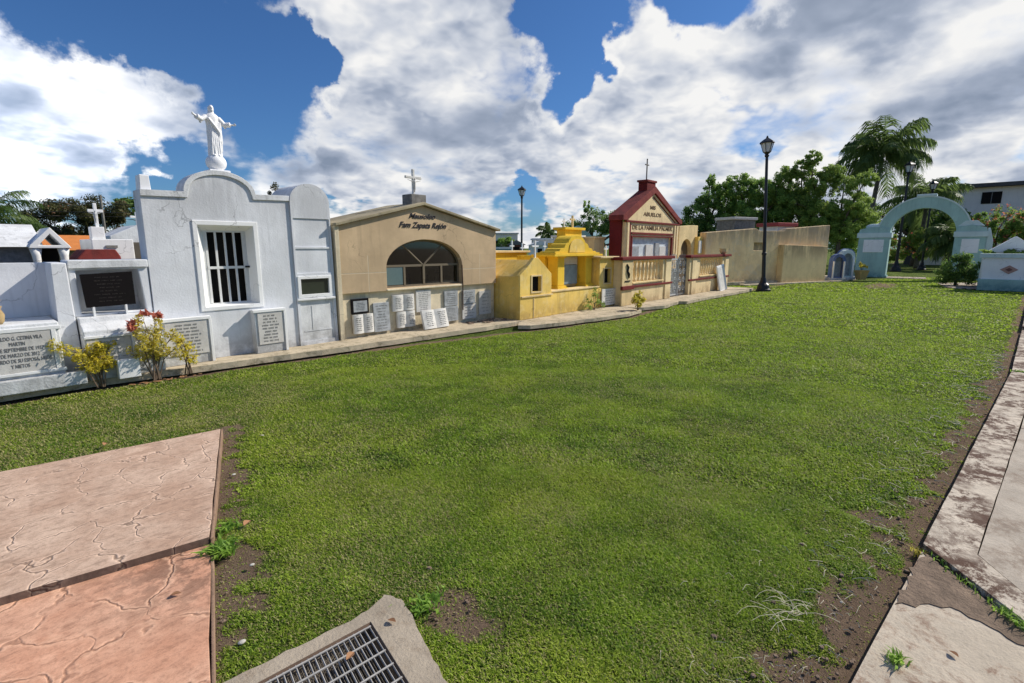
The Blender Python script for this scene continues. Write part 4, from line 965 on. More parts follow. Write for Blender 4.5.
MB().prism([(-.10,2.60),(.9,2.60),(.62,2.86),(.2,2.86)], Xa+.05, Xb-.05, 'x').build('pillar_crest', turq_light, t, bevel=.02)
cy, cz = 2.24, 2.2
ring = arc(cy, cz, 1.86, 1.86, 0, 180, 40) + arc(cy, cz, 1.33, 1.33, 180, 0, 40)
MB().prism(ring, Xa+.06, Xb-.06, 'x').build('arch_ring', turquoise, t, bevel=.01)
MB().prism(arc(cy, cz, 1.92, 1.92, 0, 180, 40) + arc(cy, cz, 1.855, 1.855, 180, 0, 40), Xa+.03, Xb-.03, 'x').build('arch_edging', turq_light, t, bevel=.01)
MB().box(Xa+.0,Xb-.0,1.85,2.65,4.08,4.21).build('keystone', turq_light, t, bevel=.03)
MB().prism([(-.22,0),(-.30,0),(-.52,.3),(-.46,1.9),(-.30,2.5),(-.22,2.5)], Xa+.1, Xb, 'x').build('wing', turq_light, t, bevel=.02)
# low planter wall right of it
t = thing('planter_wall', 'white and turquoise planter wall with a brown diamond tile at the right edge', 'wall', (26.2,-1.6,0))
MB().prism([(-.22,0),(-5.2,0),(-5.2,1.20),(-.14,1.20)], 26.2, 26.5, 'x').build('front_wall', white_trim, t, bevel=.01)
MB().box(26.14,26.56,-5.2,-.06,1.20,1.36).build('coping', turq_light, t, bevel=.015)
MB().box(26.10,26.52,-5.2,-.12,.0,.42).build('plinth', turquoise, t, bevel=.01)
MB().box(26.5,29.,-.28,-.14,0,1.2).build('end_wall', white_trim, t)
for yc in (-.92,-2.6):
    dm = MB().prism([(yc,.62),(yc-.25,.78),(yc,.94),(yc+.25,.78)], 26.185, 26.21, 'x').build('diamond_tile', pink_tile, t, bevel=.004)
    MB().prism([(yc,.71),(yc-.10,.78),(yc,.85),(yc+.10,.78)], 26.18, 26.19, 'x').build('tile_centre', plain_mat('dark_tile',(.16,.07,.06),.5), dm)
t = thing('white_monument', 'white pyramid topped tomb behind the planter wall', 'tomb', (27.6,-.95,0))
MB().box(27.2,28.2,-1.75,-.25,0,1.42).build('body', white_trim, t)
MB().prism([(-.22,1.40),(-1.0,2.0),(-1.78,1.40)], 27.15, 28.25, 'x').build('cap', white_trim, t, bevel=.015)

# ------------------------------------------------------------------ street lamps
def lamp():
    t = thing('street_lamp', 'tall black street lamp standing on the lawn before the old cream wall', 'street lamp', (0,0,0), 'black street lamps', (0,0,0))
    MB().lathe([(.26,0),(.26,.06),(.22,.08),(.20,.22),(.13,.30),(.10,.42),(.085,.50)], 0,0,0, 12).build('base', black_paint, t, local=True, bevel=.004)
    MB().lathe([(.07,.48),(.065,1.3),(.085,1.32),(.085,1.38),(.062,1.42),(.055,3.2),(.048,4.75),(.075,4.78),(.075,4.83),(.05,4.86)], 0,0,0, 12).build('pole', black_paint, t, local=True)
    ln = MB().loft([((0,0,4.86),.07,.07,0,1),((0,0,4.90),.11,.11,0,1),((0,0,4.92),.13,.13,0,1)], 6).loft([((0,0,5.22),.26,.26,0,1),((0,0,5.27),.24,.24,0,1),((0,0,5.36),.12,.12,0,1),((0,0,5.40),.05,.05,0,1),((0,0,5.48),.02,.02,0,1)], 6)
    for k in range(6): a = k*math.pi/3; ln.tube([(.125*math.cos(a),.125*math.sin(a),4.92),(.215*math.cos(a),.215*math.sin(a),5.22)], .012, 4)
    ln = ln.build('lantern', black_paint, t, local=True)
    MB().loft([((0,0,4.92),.112,.112,0,1),((0,0,5.219),.195,.195,0,1)], 6).build('glass', lamp_glass, ln, local=True)
    return t
L0 = lamp(); L0.location = (20.23,5.73,0); L0.rotation_euler = (R(-3.3),0,0)
for (x, y, z, s, lb) in ((22.67,19.66,-.35,.98,'distant black street lamp rising behind the yellow tombs'),(42.6,3.95,0,1.29,'black street lamp in front of the palm, just left of the arch top'),(46.5,2.85,0,1.12,'black street lamp beyond the arch, its lantern right of the palm')):
    c = copy_tree(L0); c.location = (x,y,z); c.scale = (s,s,s); c.rotation_euler = (0,0,.3); c['label'] = lb

# ------------------------------------------------------------------ vegetation
def leaves(name, mat, parent, clumps, n, size, seed, sub=9, subr=.42, aspect=.45, spread=1., up=.35):
    """clumps: (x,y,z,rx,ry,rz). Every clump is a cloud of small sub-clumps full of leaf-shaped quads"""
    g = np.random.default_rng(seed); cl = np.array(clumps, float); wt = (cl[:,3]*cl[:,5])**1.0; wt /= wt.sum()
    C_ = []; Rr = []; K = []
    for c, w_ in zip(cl, wt):
        m_ = max(3, int(sub)); d_ = g.normal(size=(m_,3)); d_ /= np.linalg.norm(d_, axis=1)[:,None]
        rr = g.uniform(.25, 1., (m_,1))**.6
        ctr = c[:3] + d_*rr*c[3:6]*(1-subr*.4)
        C_.append(ctr); Rr.append(np.tile(c[3:6]*subr, (m_,1))*g.uniform(.6,1.25,(m_,1))); K.append(np.full(m_, w_/m_))
    C_ = np.concatenate(C_); Rr = np.concatenate(Rr); K = np.concatenate(K); K /= K.sum()
    idx = g.choice(len(C_), n, p=K); d_ = g.normal(size=(n,3)); d_ /= np.linalg.norm(d_, axis=1)[:,None]
    r_ = g.uniform(0,1,(n,1))**.45
    p = C_[idx] + d_*r_*Rr[idx]*spread
    p[:,2] = np.maximum(p[:,2], .05)
    nr = d_*.7 + g.normal(size=(n,3))*.6 + np.array([0,0,up]); nr /= np.linalg.norm(nr, axis=1)[:,None]
    a = np.cross(nr, g.normal(size=(n,3))); a /= np.linalg.norm(a, axis=1)[:,None]; b_ = np.cross(nr, a)
    L = size*g.uniform(.6,1.3,(n,1)); W_ = L*aspect
    V_ = np.stack([p - a*L*.5, p + b_*W_*.5 - nr*L*.05, p + a*L*.5 - nr*L*.12, p - b_*W_*.5 - nr*L*.05], 1).reshape(-1,3)
    V_[:,2] = np.maximum(V_[:,2], .01)
    F_ = np.arange(n*4).reshape(n,4)
    cv = g.uniform(0,1,len(C_)); v_ = np.clip(.5*cv[idx] + .5*g.uniform(0,1,n), 0, 1)
    return fast_mesh(name, V_, F_, mat, parent, {'v': np.repeat(v_, 4)})
def tree(name, label, loc, clumps, n, size, mat, seed, trunk=.16, group=None, cat='tree', fork=None, sub=12, subr=.36, bloom=None, aspect=.45):
    t = thing(name, label, cat, loc, group); r = random.Random(seed)
    zmax = max(c[2] for c in clumps); zf = fork or zmax*.45
    mb = MB(); top = Vector((loc[0]+r.uniform(-.2,.2), loc[1]+r.uniform(-.2,.2), zf))
    mb.tube([loc, (loc[0]+r.uniform(-.1,.1), loc[1]+r.uniform(-.1,.1), zf*.5), top], [trunk*1.25, trunk, trunk*.8], 9)
    for c in clumps:
        e = Vector(c[:3]) + Vector((r.uniform(-.2,.2)*c[3], r.uniform(-.2,.2)*c[4], .35*c[5])); m_ = top.lerp(e, .5) + Vector((r.uniform(-.2,.2), r.uniform(-.2,.2), .15))
        mb.tube([top - Vector((0,0,.1)), m_, e], [trunk*.55, trunk*.36, trunk*.1], 6)
        for k in range(4):
            q = m_.lerp(e, r.random()); d_ = Vector((r.uniform(-1,1)*c[3], r.uniform(-1,1)*c[4], r.uniform(-.2,.8)*c[5]))*.75
            mb.tube([q, q + d_*.5 + Vector((0,0,.05)), q + d_], [trunk*.2, trunk*.13, trunk*.05], 4)
    mb.build('trunk', bark, t, smooth=True)
    leaves('crown', mat, t, clumps, n, size, seed, sub, subr, aspect)
    if bloom: leaves('blossom', bloom_mat, t, clumps, bloom, size*.75, seed+5, sub*2, .12, .8)
    return t
def frond_mesh(org, az, el, L, droop, g, nleaf=30, wl=.5, lw=.035):
    """one feather leaf: curved rib with two rows of hanging leaflets"""
    V_ = []; F_ = []; d = np.array([math.cos(az), math.sin(az), 0]); s = np.array([-d[1], d[0], 0])
    pts = []
    e = el
    p = np.array(org, float); st = L/16
    for i in range(17):
        pts.append(p.copy()); p = p + st*(d*math.cos(e) + np.array([0,0,math.sin(e)])); e -= droop/16*(.5+1.2*i/16)
    def quad(a, b, c, q): o = len(V_); V_.extend([a,b,c,q]); F_.append((o,o+1,o+2,o+3))
    for i in range(16):
        w0 = .028*(1-i/17); quad(pts[i]-s*w0, pts[i]+s*w0, pts[i+1]+s*w0*.9, pts[i+1]-s*w0*.9)
    for k in range(nleaf):
        q = 1.5 + (k/nleaf)*14.4; i = int(q); b = pts[i] + (pts[min(i+1,16)]-pts[i])*(q-i); f = (pts[min(i+1,16)]-pts[i])/st
        ln = wl*(math.sin(math.pi*min(1,(.12+.85*k/nleaf)))**.6)*g.uniform(.8,1.15)
        for sg in (-1,1):
            dr_ = s*sg*.75 + f*.55 + np.array([0,0,g.uniform(-.8,.0)]); dr_ /= np.linalg.norm(dr_); t1 = b + dr_*ln*.5 + np.array([0,0,.02]); t2 = b + dr_*ln + np.array([0,0,-ln*.45])
            wv = f*lw
            quad(b-wv*.6, b+wv*.6, t1+wv, t1-wv); quad(t1-wv, t1+wv, t2+wv*.15, t2-wv*.15)
    return np.array(V_), np.array(F_)
def palm(label, base, top, L, n, seed, trunk=.17, wl=.55, group='palm trees', lw=.035, elr=(-35,80), mat=None):
    t = thing('palm_tree', label, 'palm tree', base, group); g = np.random.default_rng(seed)
    b, tp = Vector(base), Vector(top); mb = MB(); k = max(8, int((tp-b).length/.22)); pts = []; rd = []
    for i in range(k+1):
        q = i/k; pts.append(b.lerp(tp, q) + Vector((math.sin(q*3)*.12, 0, 0))); rd.append(trunk*(1.25-.45*q)*(1.06 if i % 2 else .97))
    pts[-1] = tp; mb.tube(pts, rd, 10); mb.build('trunk', palm_bark, t, smooth=True)
    MB().tube([tp - Vector((0,0,.1)), tp + Vector((0,0,.75))], [trunk*.85, trunk*.4], 10).build('crownshaft', leaf_palm, t, smooth=True)
    for i in range(n):
        el = R(elr[0] + (elr[1]-elr[0])*((i+.5)/n)**.8); az = i*2.4 + g.uniform(-.3,.3)
        V_, F_ = frond_mesh(tp + Vector((0,0,.45)), az, el, L*g.uniform(.85,1.1), R(82)+g.uniform(-.2,.3), g, 46, wl, lw)
        fast_mesh('frond', V_, F_, mat or leaf_palm, t, {'v': np.repeat(g.uniform(.1,.9)*np.ones(len(V_)//4)*.6 + g.uniform(0,.4,len(V_)//4), 4)})
    return t
RG = 'trees behind the old cream wall'
# left
palm('palm whose fronds lean into the left edge above the tombs', (.95,17.,0), (.95,17.,1.75), 1.2, 17, 4, .10, .30, lw=.011, mat=leaf_mat('leaf_palm_bright',(.03,.07,.015),(.11,.17,.035)))
tree('broad_tree', 'wide brownish green tree at the left behind the tombs', (5.0,31.,0), [(4.7,31,3.25,1.5,1.6,.85),(3.3,31,2.5,1.2,1.4,1.0),(5.9,31,3.2,.9,1.4,.7),(5.2,30.6,1.9,1.6,1.2,1.0),(2.3,31.5,1.9,1.1,1.2,.9)], 34000, .12, leaf_brown, 1, .2, 'trees behind the left tombs', sub=24, subr=.3)
tree('broad_tree', 'darker tree right of the wide brownish tree, against the white mausoleum', (7.4,33.5,0), [(7.1,33.5,3.6,.75,.8,.65),(7.9,33.5,3.8,.8,.8,.75),(6.7,33.8,1.7,1.0,1.,.8),(8,33.2,2.0,1.1,1,1.0)], 9000, .17, leaf_dark, 2, .16, 'trees behind the left tombs', sub=18, subr=.3)
tree('hedge_tree', 'low dark tree mass seen between the left tombs', (3.4,40,0), [(0,40,1.2,1.8,1,1.3),(2.5,40,1.3,1.7,1,1.3),(5,40,1.4,1.8,1,1.4),(7.6,40,1.3,1.8,1,1.3),(10,40,1.4,1.6,1,1.3)], 9000, .22, leaf_dark, 3, .2, 'trees behind the left tombs')
tree('cypress', 'small dark treetop peeking over the white parapet', (5.68,12.8,0), [(5.68,12.8,2.90,.20,.20,.20),(5.68,12.8,2.45,.22,.2,.3)], 2200, .045, leaf_brown, 4, .06, None, fork=2.2, sub=8)
# between the tan and yellow tombs and behind them
tree('bushy_tree', 'small green treetop behind the far roofs left of the distant lamp', (29.6,26.9,0), [(29.5,27,2.1,.9,.9,.55),(29.0,27.4,1.6,.9,.9,.6)], 2600, .16, leaf_mid, 5, .12, None)
palm('small distant palm above the yellow altar tomb', (31.5,24.6,0), (31.5,24.6,2.1), 1.25, 13, 9, .09, .3, lw=.035)
tree('dark_tree', 'dark dense tree behind the yellow tower, left of the chapel', (31.8,21,0), [(31.1,21.9,2.7,1.1,1.2,1.0),(32.0,20.6,3.3,1.3,1.3,1.2),(32.9,19.4,3.3,1.2,1.3,1.2),(33.8,18.3,2.9,1.3,1.3,1.2),(31.5,21,1.3,1.9,1.5,1.1),(33.4,18.6,1.4,1.7,1.5,1.2)], 24000, .15, leaf_dark, 6, .22, None, sub=58, subr=.235)
tree('slender_tree', 'thin treetop rising above the dark tree left of the chapel', (31.7,20.9,0), [(31.45,21.1,4.35,.35,.35,.5)], 500, .16, leaf_mid, 16, .07, None, fork=3)
# right group
tree('dark_tree', 'dark rounded tree right of the chapel roof, lowest of its row', (34.9,14.6,0), [(34.4,16.2,3.0,1.3,1.2,.9),(35.0,14.4,3.7,1.4,1.2,1.1),(35.4,13.4,2.6,1.5,1.2,1.3),(34.7,15.4,2.0,1.6,1.2,1.1)], 26000, .14, leaf_dark, 7, .2, RG, sub=58, subr=.235)
tree('upright_tree', 'slim upright tree with sparse top left of the near lamp', (35.4,13.7,0), [(35.4,13.7,5.0,.85,.85,.9),(35.3,13.85,5.95,.35,.35,.5),(35.7,12.9,4.6,1.0,.9,1.0),(35.2,14.3,4.5,.7,.7,.6)], 13000, .14, leaf_mid, 8, .12, RG, sub=58, subr=.235)
tree('dense_tree', 'dense green tree directly behind the near street lamp', (36.1,11.6,0), [(35.8,12.3,5.4,1.2,1.1,.9),(36.3,11.0,5.2,1.4,1.2,1.0),(36.0,11.8,3.7,1.9,1.5,1.3),(36.7,9.9,4.2,1.4,1.2,1.3),(36.2,11.2,2.5,2.0,1.5,1.0)], 56000, .135, leaf_mid, 9, .24, RG, sub=58, subr=.235)
tree('loose_tree', 'tall loose tree with airy yellow green foliage right of the near lamp', (37,8.6,0), [(36.4,10.2,4.9,.8,.8,.8),(36.6,9.6,5.7,.9,.9,.9),(37.,8.8,6.4,.8,.8,.65),(37.1,8.3,7.0,.55,.5,.5),(37.2,7.9,5.3,1.2,1.0,.9),(36.9,9.0,4.3,1.5,1.2,1.0),(37.4,7.2,6.0,.9,.8,.6),(37.2,7.6,3.5,1.7,1.2,1.1),(37.0,8.8,2.6,1.5,1.2,.9)], 60000, .13, leaf_light, 10, .15, RG, sub=58, subr=.235)
tree('hedge_tree', 'continuous low green growth along the back of the old cream wall', (36.,10.,0), [(36.2,15.0,2.3,1.7,1.3,1.6),(37.0,12.6,2.9,1.9,1.3,1.9),(37.6,10.2,3.2,1.9,1.3,2.0),(38.2,8.0,3.2,1.8,1.3,2.0),(38.4,6.0,2.6,1.6,1.2,1.9)], 48000, .14, leaf_mid, 61, .15, RG, sub=60, subr=.235)
tree('drooping_tree', 'feathery tree with drooping branches left of the palm', (37.4,6.5,0), [(37.4,6.5,5.3,.9,.8,.7),(37.5,5.9,4.2,1.1,.9,.7),(37.3,7.0,3.3,1.3,1.,.7),(37.2,6.2,2.5,1.3,1.,.8),(37.6,5.4,5.6,.7,.6,.55),(37.6,5.2,3.2,.9,.9,.8)], 26000, .16, leaf_light, 11, .14, RG, sub=58, subr=.235, aspect=.25)
palm('tall palm with long feathery fronds behind the arch', (44.6,6.3,0), (44.7,5.75,7.3), 3.25, 26, 12, .155, 1.1, lw=.045, elr=(-28,84))
palm('shorter palm behind the right half of the arch', (50,3.4,0), (50,3.3,4.6), 3.0, 15, 13, .15, .95, lw=.05)
palm('low young palm left of the far house behind the arch', (46,1.4,0), (46,1.3,1.6), 2.1, 18, 14, .14, .7, lw=.045)
tree('flowering_shrub', 'green shrub with orange red blossoms seen through the arch', (50,3.4,0), [(49.8,4.9,1.6,1.3,1.1,1.2),(50,3.4,2.0,1.3,1,1.4),(50.2,2.0,1.9,1.2,1,1.3),(49.9,6.6,2.4,1.4,1,1.3)], 20000, .15, leaf_light, 15, .08, 'flowering shrubs behind the arch', 'shrub', bloom=800, sub=40, subr=.22)
tree('flowering_shrub', 'tall shrub full of orange red blossoms right of the arch', (46,-.9,0), [(46,.1,2.6,1.0,1,1.3),(46,-1.0,3.2,1.1,1.1,1.2),(46,-2.2,3.0,1.1,1.,1.3),(46,-3.4,3.0,1.3,1.2,1.3),(46,-1.4,1.4,1.8,1.5,1.2)], 20000, .15, leaf_mid, 17, .1, 'flowering shrubs behind the arch', 'shrub', bloom=2000, sub=40, subr=.22)
tree('dark_tree', 'dark tree backdrop filling the view behind the arch', (56,4,0), [(54,9,2.7,2.2,2,2),(56,6,3.6,2.2,1.8,2.2),(56.5,3.2,3.5,2.2,1.8,2.1),(57,1,2.8,2.2,1.6,2.),(54,8,4.8,1.7,1.5,1.5)], 22000, .24, leaf_dark, 18, .25, None, sub=16)
tree('round_bush', 'dark rounded bush against the right pillar of the arch', (28.4,.55,0), [(28.4,.62,.72,.55,.55,.62),(28.5,.15,.85,.5,.45,.62),(28.2,1.0,.4,.4,.4,.36),(28.5,.35,.35,.6,.6,.36)], 8500, .085, leaf_dark, 19, .05, None, 'bush', sub=22, subr=.34)
# plants in the planter
tree('planter_shrub', 'low yellow green plants growing over the planter wall', (27.,-.6,1.0), [(27.,-.3,1.4,.3,.3,.12),(27.,-1.0,1.42,.3,.4,.14),(27.,-1.7,1.4,.3,.4,.12)], 1500, .09, leaf_light, 20, .02, None, 'plant', fork=1.2)
# croton bushes at the pavement edge
def croton(label, loc, stems, n, size, mat, seed, top=None, sub=7):
    t = thing('croton_bush', label, 'bush', loc, 'bushes at the pavement edge'); r = random.Random(seed); mb = MB(); cl = []
    for (dx, dy, h) in stems:
        b0 = Vector(loc) + Vector((r.uniform(-.04,.04), r.uniform(-.03,.03), 0)); e = Vector(loc) + Vector((dx, dy, h)); m_ = b0.lerp(e, .55) + Vector((-dx*.15, 0, .05))
        mb.tube([b0, m_, e], [.009,.006,.003], 5)
        for q in (.55,.75,.92,1.0):
            c = m_.lerp(e, (q-.5)*2) if q > .5 else m_
            o_ = Vector((r.uniform(-.06,.06), r.uniform(-.06,.06), r.uniform(-.02,.05))); mb.tube([c, c+o_], [.005,.003], 4)
            cl.append((*(c+o_), .065, .065, .075))
    mb.build('stems', twig, t); leaves('foliage', mat, t, cl, n, size, seed, sub, .5, .42, 1.0, .5)
    if top: leaves('red_leaves', leaf_red, t, [(loc[0]+a, loc[1]+b_, loc[2]+c, .06,.06,.045) for a, b_, c in top], 170, .085, seed+1, 5, .6, .4, 1, .2)
    return t
croton('yellow leaved bush leaning left in front of the low white tomb', (1.06,7.30,.02), [(-.30,0,.52),(-.20,-.03,.46),(-.12,.02,.46),(-.02,0,.46),(.06,0,.48),(.13,.02,.46),(.02,-.05,.36),(-.1,-.05,.3),(.10,-.05,.28)], 2300, .035, leaf_yellow, 31)
croton('taller bush with yellow leaves and red leaf tips before the white mausoleum', (1.58,7.22,.02), [(-.18,0,.60),(-.06,0,.74),(.06,.02,.72),(.12,0,.60),(.22,.0,.52),(-.02,-.05,.5),(.12,-.05,.44),(-.24,.03,.36),(.2,-.03,.34),(0,0,.36),(-.12,-.04,.44)], 2600, .034, leaf_redyel, 32, [(-.20,0,.66),(-.05,0,.80),(.08,.0,.77),(-.16,0,.70)])
croton('small sparse yellow bush right of the taller red tipped one', (1.93,7.24,.02), [(-.12,0,.50),(-.04,0,.44),(.05,0,.36),(.10,0,.22),(-.02,-.04,.26)], 700, .034, leaf_yellow, 33)
croton('low pale green plant at the corner of the yellow box tomb', (11.25,6.0,.06), [(-.18,0,.30),(-.05,.05,.36),(.08,0,.40),(.2,0,.28),(.05,-.1,.22),(-.1,-.1,.18)], 900, .07, leaf_redyel, 34)
croton('low weedy plant under the yellow altar tomb plinth', (10.6,6.85,.085), [(-.2,0,.22),(-.05,.0,.40),(.08,0,.46),(.2,0,.18),(.4,-.05,.12),(-.4,-.05,.1)], 380, .055, leaf_mid, 35)
croton('potted leaves in the yellowish planter', (29.6,4.05,.5), [(-.2,0,.2),(0,.1,.28),(.2,0,.2),(0,-.15,.2)], 300, .09, leaf_redyel, 36)
# fallen leaves under the red tipped bush
mb = MB()
for k in range(34): mb.ball((rnd.uniform(1.3,2.1), rnd.uniform(7.12,7.22), .012), rnd.uniform(.01,.025), rnd.uniform(.008,.02), .004, 6, 4)
o = mb.build('leaf_litter', dry_leaf_mat); o['kind'] = 'stuff'; tag(o, 'red brown fallen leaves under the bushes', 'leaves')
# weeds and tufts
def tuft(label, loc, n, L, seed, mat=frond_weed, spread=.05, wide=.004, group='weeds along the slab edges', dirv=None):
    t = thing('grass_tuft', label, 'weed', loc, group); g = np.random.default_rng(seed); V_ = []; F_ = []
    for i in range(n):
        q = np.array(loc) + np.array([g.normal(0,spread), g.normal(0,spread), 0])
        if dirv is not None: q = np.array(loc) + np.array(dirv)*g.uniform(-1,1) + np.append(g.normal(0,.012,2), 0)
        a = g.uniform(0,6.28); le = g.uniform(.3,1.1); l = L*g.uniform(.5,1.2); d_ = np.array([math.cos(a), math.sin(a), 0]); s_ = np.array([-d_[1], d_[0], 0])*wide*g.uniform(.6,1.4)
        p1 = q + d_*l*.4*math.sin(le*.6) + np.array([0,0,l*.5*math.cos(le*.6)]); p2 = q + d_*l*math.sin(le) + np.array([0,0,l*.75*math.cos(le)])
        o_ = len(V_); V_ += [q-s_, q+s_, p1+s_, p1-s_, p2-s_*.1, p2+s_*.1]; F_ += [(o_,o_+1,o_+2,o_+3),(o_+3,o_+2,o_+5,o_+4)]
    fast_mesh('blades', np.array(V_), np.array(F_), mat, t, {'v': np.repeat(g.uniform(0,1,n), 6)})
    return t
tuft('bright green weed at the step corner of the patio', (.80,2.80,.0), 120, .09, 41, spread=.035, wide=.007)
tuft('small weed at the patio edge nearer the top of the step', (.90,3.02,.0), 50, .06, 42, spread=.03, wide=.006)
tuft('small green tuft growing on the near concrete slab', (2.27,.045,.024), 50, .055, 43, spread=.016, wide=.003)
tuft('grass growing in the joint between the slab and the kerb', (2.79,-.365,.026), 170, .06, 44, dirv=(.13,.105,0), wide=.003)
tuft('thin grass in the joint by the kerb corner', (3.07,-.145,.026), 60, .04, 45, dirv=(.18,.14,0), wide=.0025)
tuft('yellowish tuft at the outer kerb corner', (3.26,.045,.0), 60, .05, 46, spread=.025, wide=.003, mat=leaf_redyel)
tuft('grass in the crack across the kerb', (8.95,-.6,.03), 60, .07, 47, dirv=(0,.1,0), wide=.005)
tuft('bright tuft of grass beside the drain collar', (1.26,1.66,.0), 90, .06, 48, spread=.04, wide=.005)
def leaf_thing(label, x, y, z, s, a, m_=dry_leaf_mat):
    t = MB(); n = 7; up = [(s*(i/n-.5), s*.28*math.sin(math.pi*i/n)) for i in range(n+1)]
    for sg in (1,-1):
        for i in range(n): t.add([(up[i][0],0,.004),(up[i+1][0],0,.004),(up[i+1][0],sg*up[i+1][1],.004+abs(up[i+1][1])*.6),(up[i][0],sg*up[i][1],.004+abs(up[i][1])*.6)], [(0,1,2,3)])
    o = t.build('dry_leaf', m_, None); o.location = (x,y,z); o.rotation_euler = (.15,.1,a); tag(o, label, 'leaf', 'fallen leaves')
leaf_thing('orange brown curled leaf on the grass beside the patio', .99, 2.96, .022, .07, .7)
leaf_thing('small tan leaf on the lawn near the upper patio corner', 1.62, 4.30, .03, .06, 2.0, straw_mat)
leaf_thing('brown leaf on the grass left of the patio top edge', .70, 5.05, .03, .08, 1.2)
leaf_thing('dry leaf caught on the drain grate', .86, 1.62, .036, .05, .4)
leaf_thing('dry leaf on the concrete drain collar', 1.08, 1.66, .034, .045, 1.9)
leaf_thing('dry leaf on the salmon lower patio slab', .52, 2.55, .026, .05, 2.6)
leaf_thing('dry leaf on the near concrete path slab', 2.45, -.12, .03, .04, .9)
pale_stone = concrete_mat('pale_pebble', (.6,.57,.5), (.3,.26,.2), .5)
for i,(x,y,r,lb) in enumerate(((.62,2.05,.022,'white pebble at the patio edge beside the drain'),(.86,2.56,.018,'pale flat pebble below the green weed'),(1.20,3.75,.02,'long pale pebble at the upper patio edge'),(2.55,.27,.012,'tiny pale pebble in the soil by the path'))):
    o = MB().ball((0,0,0), r*.75, r*.55, r*.3, 9, 6).build('pebble', pale_stone, None, smooth=True); o.location = (x,y,r*.3); tag(o, lb, 'pebble', 'pale pebbles on the ground')

# ------------------------------------------------------------------ things behind the row, left to right
t = thing('porch_tomb', 'white house shaped tomb with a small gabled porch at the left', 'tomb', (.9,12.2,0))
MB().box(-.6,1.15,12.0,13.6,0,1.60).build('body', wall_mat('grey_lattice',(.22,.22,.23),var=.3,scale=14), t)
MB().prism([(11.8,1.60),(13.8,1.60),(13.75,1.66),(12.85,2.0),(11.85,1.66)], -.7, 1.22, 'x').build('roof', white_old, t, bevel=.01)
pc = MB().prism([(1.03,1.58),(1.58,1.58),(1.555,1.63),(1.33,1.93),(1.05,1.63)], 11.75, 12.9, holes=[[(1.16,1.63),(1.45,1.63),(1.32,1.82)]]).build('porch_gable', white_trim, t, bevel=.008)
for xx in (1.12,1.48): MB().lathe([(.075,0),(.055,.06),(.05,1.3),(.06,1.45),(.085,1.58)], xx, 11.85, 0, 12).build('column', white_trim, t, smooth=True)
MB().box(1.18,1.45,12.2,12.9,0,1.58).build('doorway', dark_room, t)
t = thing('orange_roof_tomb', 'low tomb with an orange roof behind the white porch tomb', 'tomb', (3.,21.6,0))
MB().box(2.3,3.6,21.2,23.,0,1.58).build('body', wall_mat('tan_wall',(.34,.25,.16),var=.2), t)
MB().prism([(21.0,1.50),(23.2,1.50),(22.2,1.98)], 2.2, 3.75, 'x').build('roof', orange_roof, t)
t = thing('red_tomb', 'low tomb with a dark red sloping top behind the white wall', 'tomb', (1.82,10.9,0))
MB().prism([(1.50,0),(2.10,0),(2.08,1.44),(2.02,1.56),(1.62,1.56),(1.50,1.42)], 10.8, 11.6).build('body', red_roof, t, bevel=.02)
t = thing('white_block_tomb', 'white flat roofed tomb carrying a pedestal and a crucifix', 'tomb', (2.2,12.2,0))
MB().box(1.88,2.50,11.85,13.,0,1.74).build('body', white_trim, t, bevel=.012)
MB().box(1.90,2.10,11.9,12.1,1.74,1.96).build('pedestal', white_trim, t, bevel=.01)
MB().box(2.08,2.25,11.83,11.86,1.585,1.63).build('vent', stone_grey, t)
cr = cross('crucifix', 'white crucifix with a grey figure on the white block tomb', 2.02, 12.0, 1.96, .42, .22, .05, white_trim, cat='crucifix'); corpus(cr, 2.0, 11.95, 2.0, .32, .2, marble_grey)
t = thing('grey_gable_tomb', 'grey gabled tomb with a white cross half hidden by the white mausoleum', 'tomb', (3.1,14.2,0))
MB().prism([(2.5,0),(3.8,0),(3.8,1.78),(3.02,2.08),(2.5,1.83)], 13.75, 15.2).build('body', white_old, t, bevel=.015)
MB().box(2.86,3.6,13.70,13.75,1.02,1.70).build('doorway', wall_mat('shade_brown',(.12,.10,.08)), t)
cross('cross', 'white cross on the grey gabled tomb', 3.03, 13.8, 2.07, .28, .24, .05, white_trim, bar=.62)
t = thing('power_line', 'thin dark overhead cables crossing the trees at the left', 'cable', (2.,26.,0))
for dz in (0,.16,.5): MB().tube([(-4,26.5,3.0+dz),(2,26.2,2.72+dz),(9,25.8,2.9+dz)], .012, 4).build('cable', black_paint, t)
MB().tube([(4.6,26.0,0),(4.6,26.0,3.6)], .05, 8).build('pole', stone_grey, t)
# far buildings between the tan and yellow tombs
def far_house(name, label, x, y, w, dpt, h, m_, roof=None, rm=None, rz=-.8, win=()):
    t = thing(name, label, 'building', (x,y,0), None, (0,0,rz))
    MB().box(-w/2,w/2,0,dpt,0,h).build('wall', m_, t, local=True)
    if roof: MB().prism([(-w/2-.15,h),(w/2+.15,h),(0,h+roof)], -.15, dpt+.15).build('roof', rm, t, local=True)
    else: MB().box(-w/2-.08,w/2+.08,-.08,dpt+.08,h,h+.1).build('roof', rm or m_, t, local=True)
    for (a,b_,c,d_) in win: MB().box(a,b_,-.02,.01,c,d_).build('window', dark_room, t, local=True)
    return t
far_house('flat_building', 'pale flat roofed building left of the distant lamp', 30.5, 28.6, 2.6, 3, 2.62, pale_house, None, epitaph, win=((-.6,-.2,1.5,2.1),(.3,.7,1.5,2.1)))
far_house('gabled_hut', 'brick red hut with a grey roof by the distant lamp', 28.6, 25.3, 1.1, 2, 1.75, wall_mat('brick_red',(.30,.10,.06),var=.3), .35, stone_grey, win=((-.2,.2,1.3,1.6),))
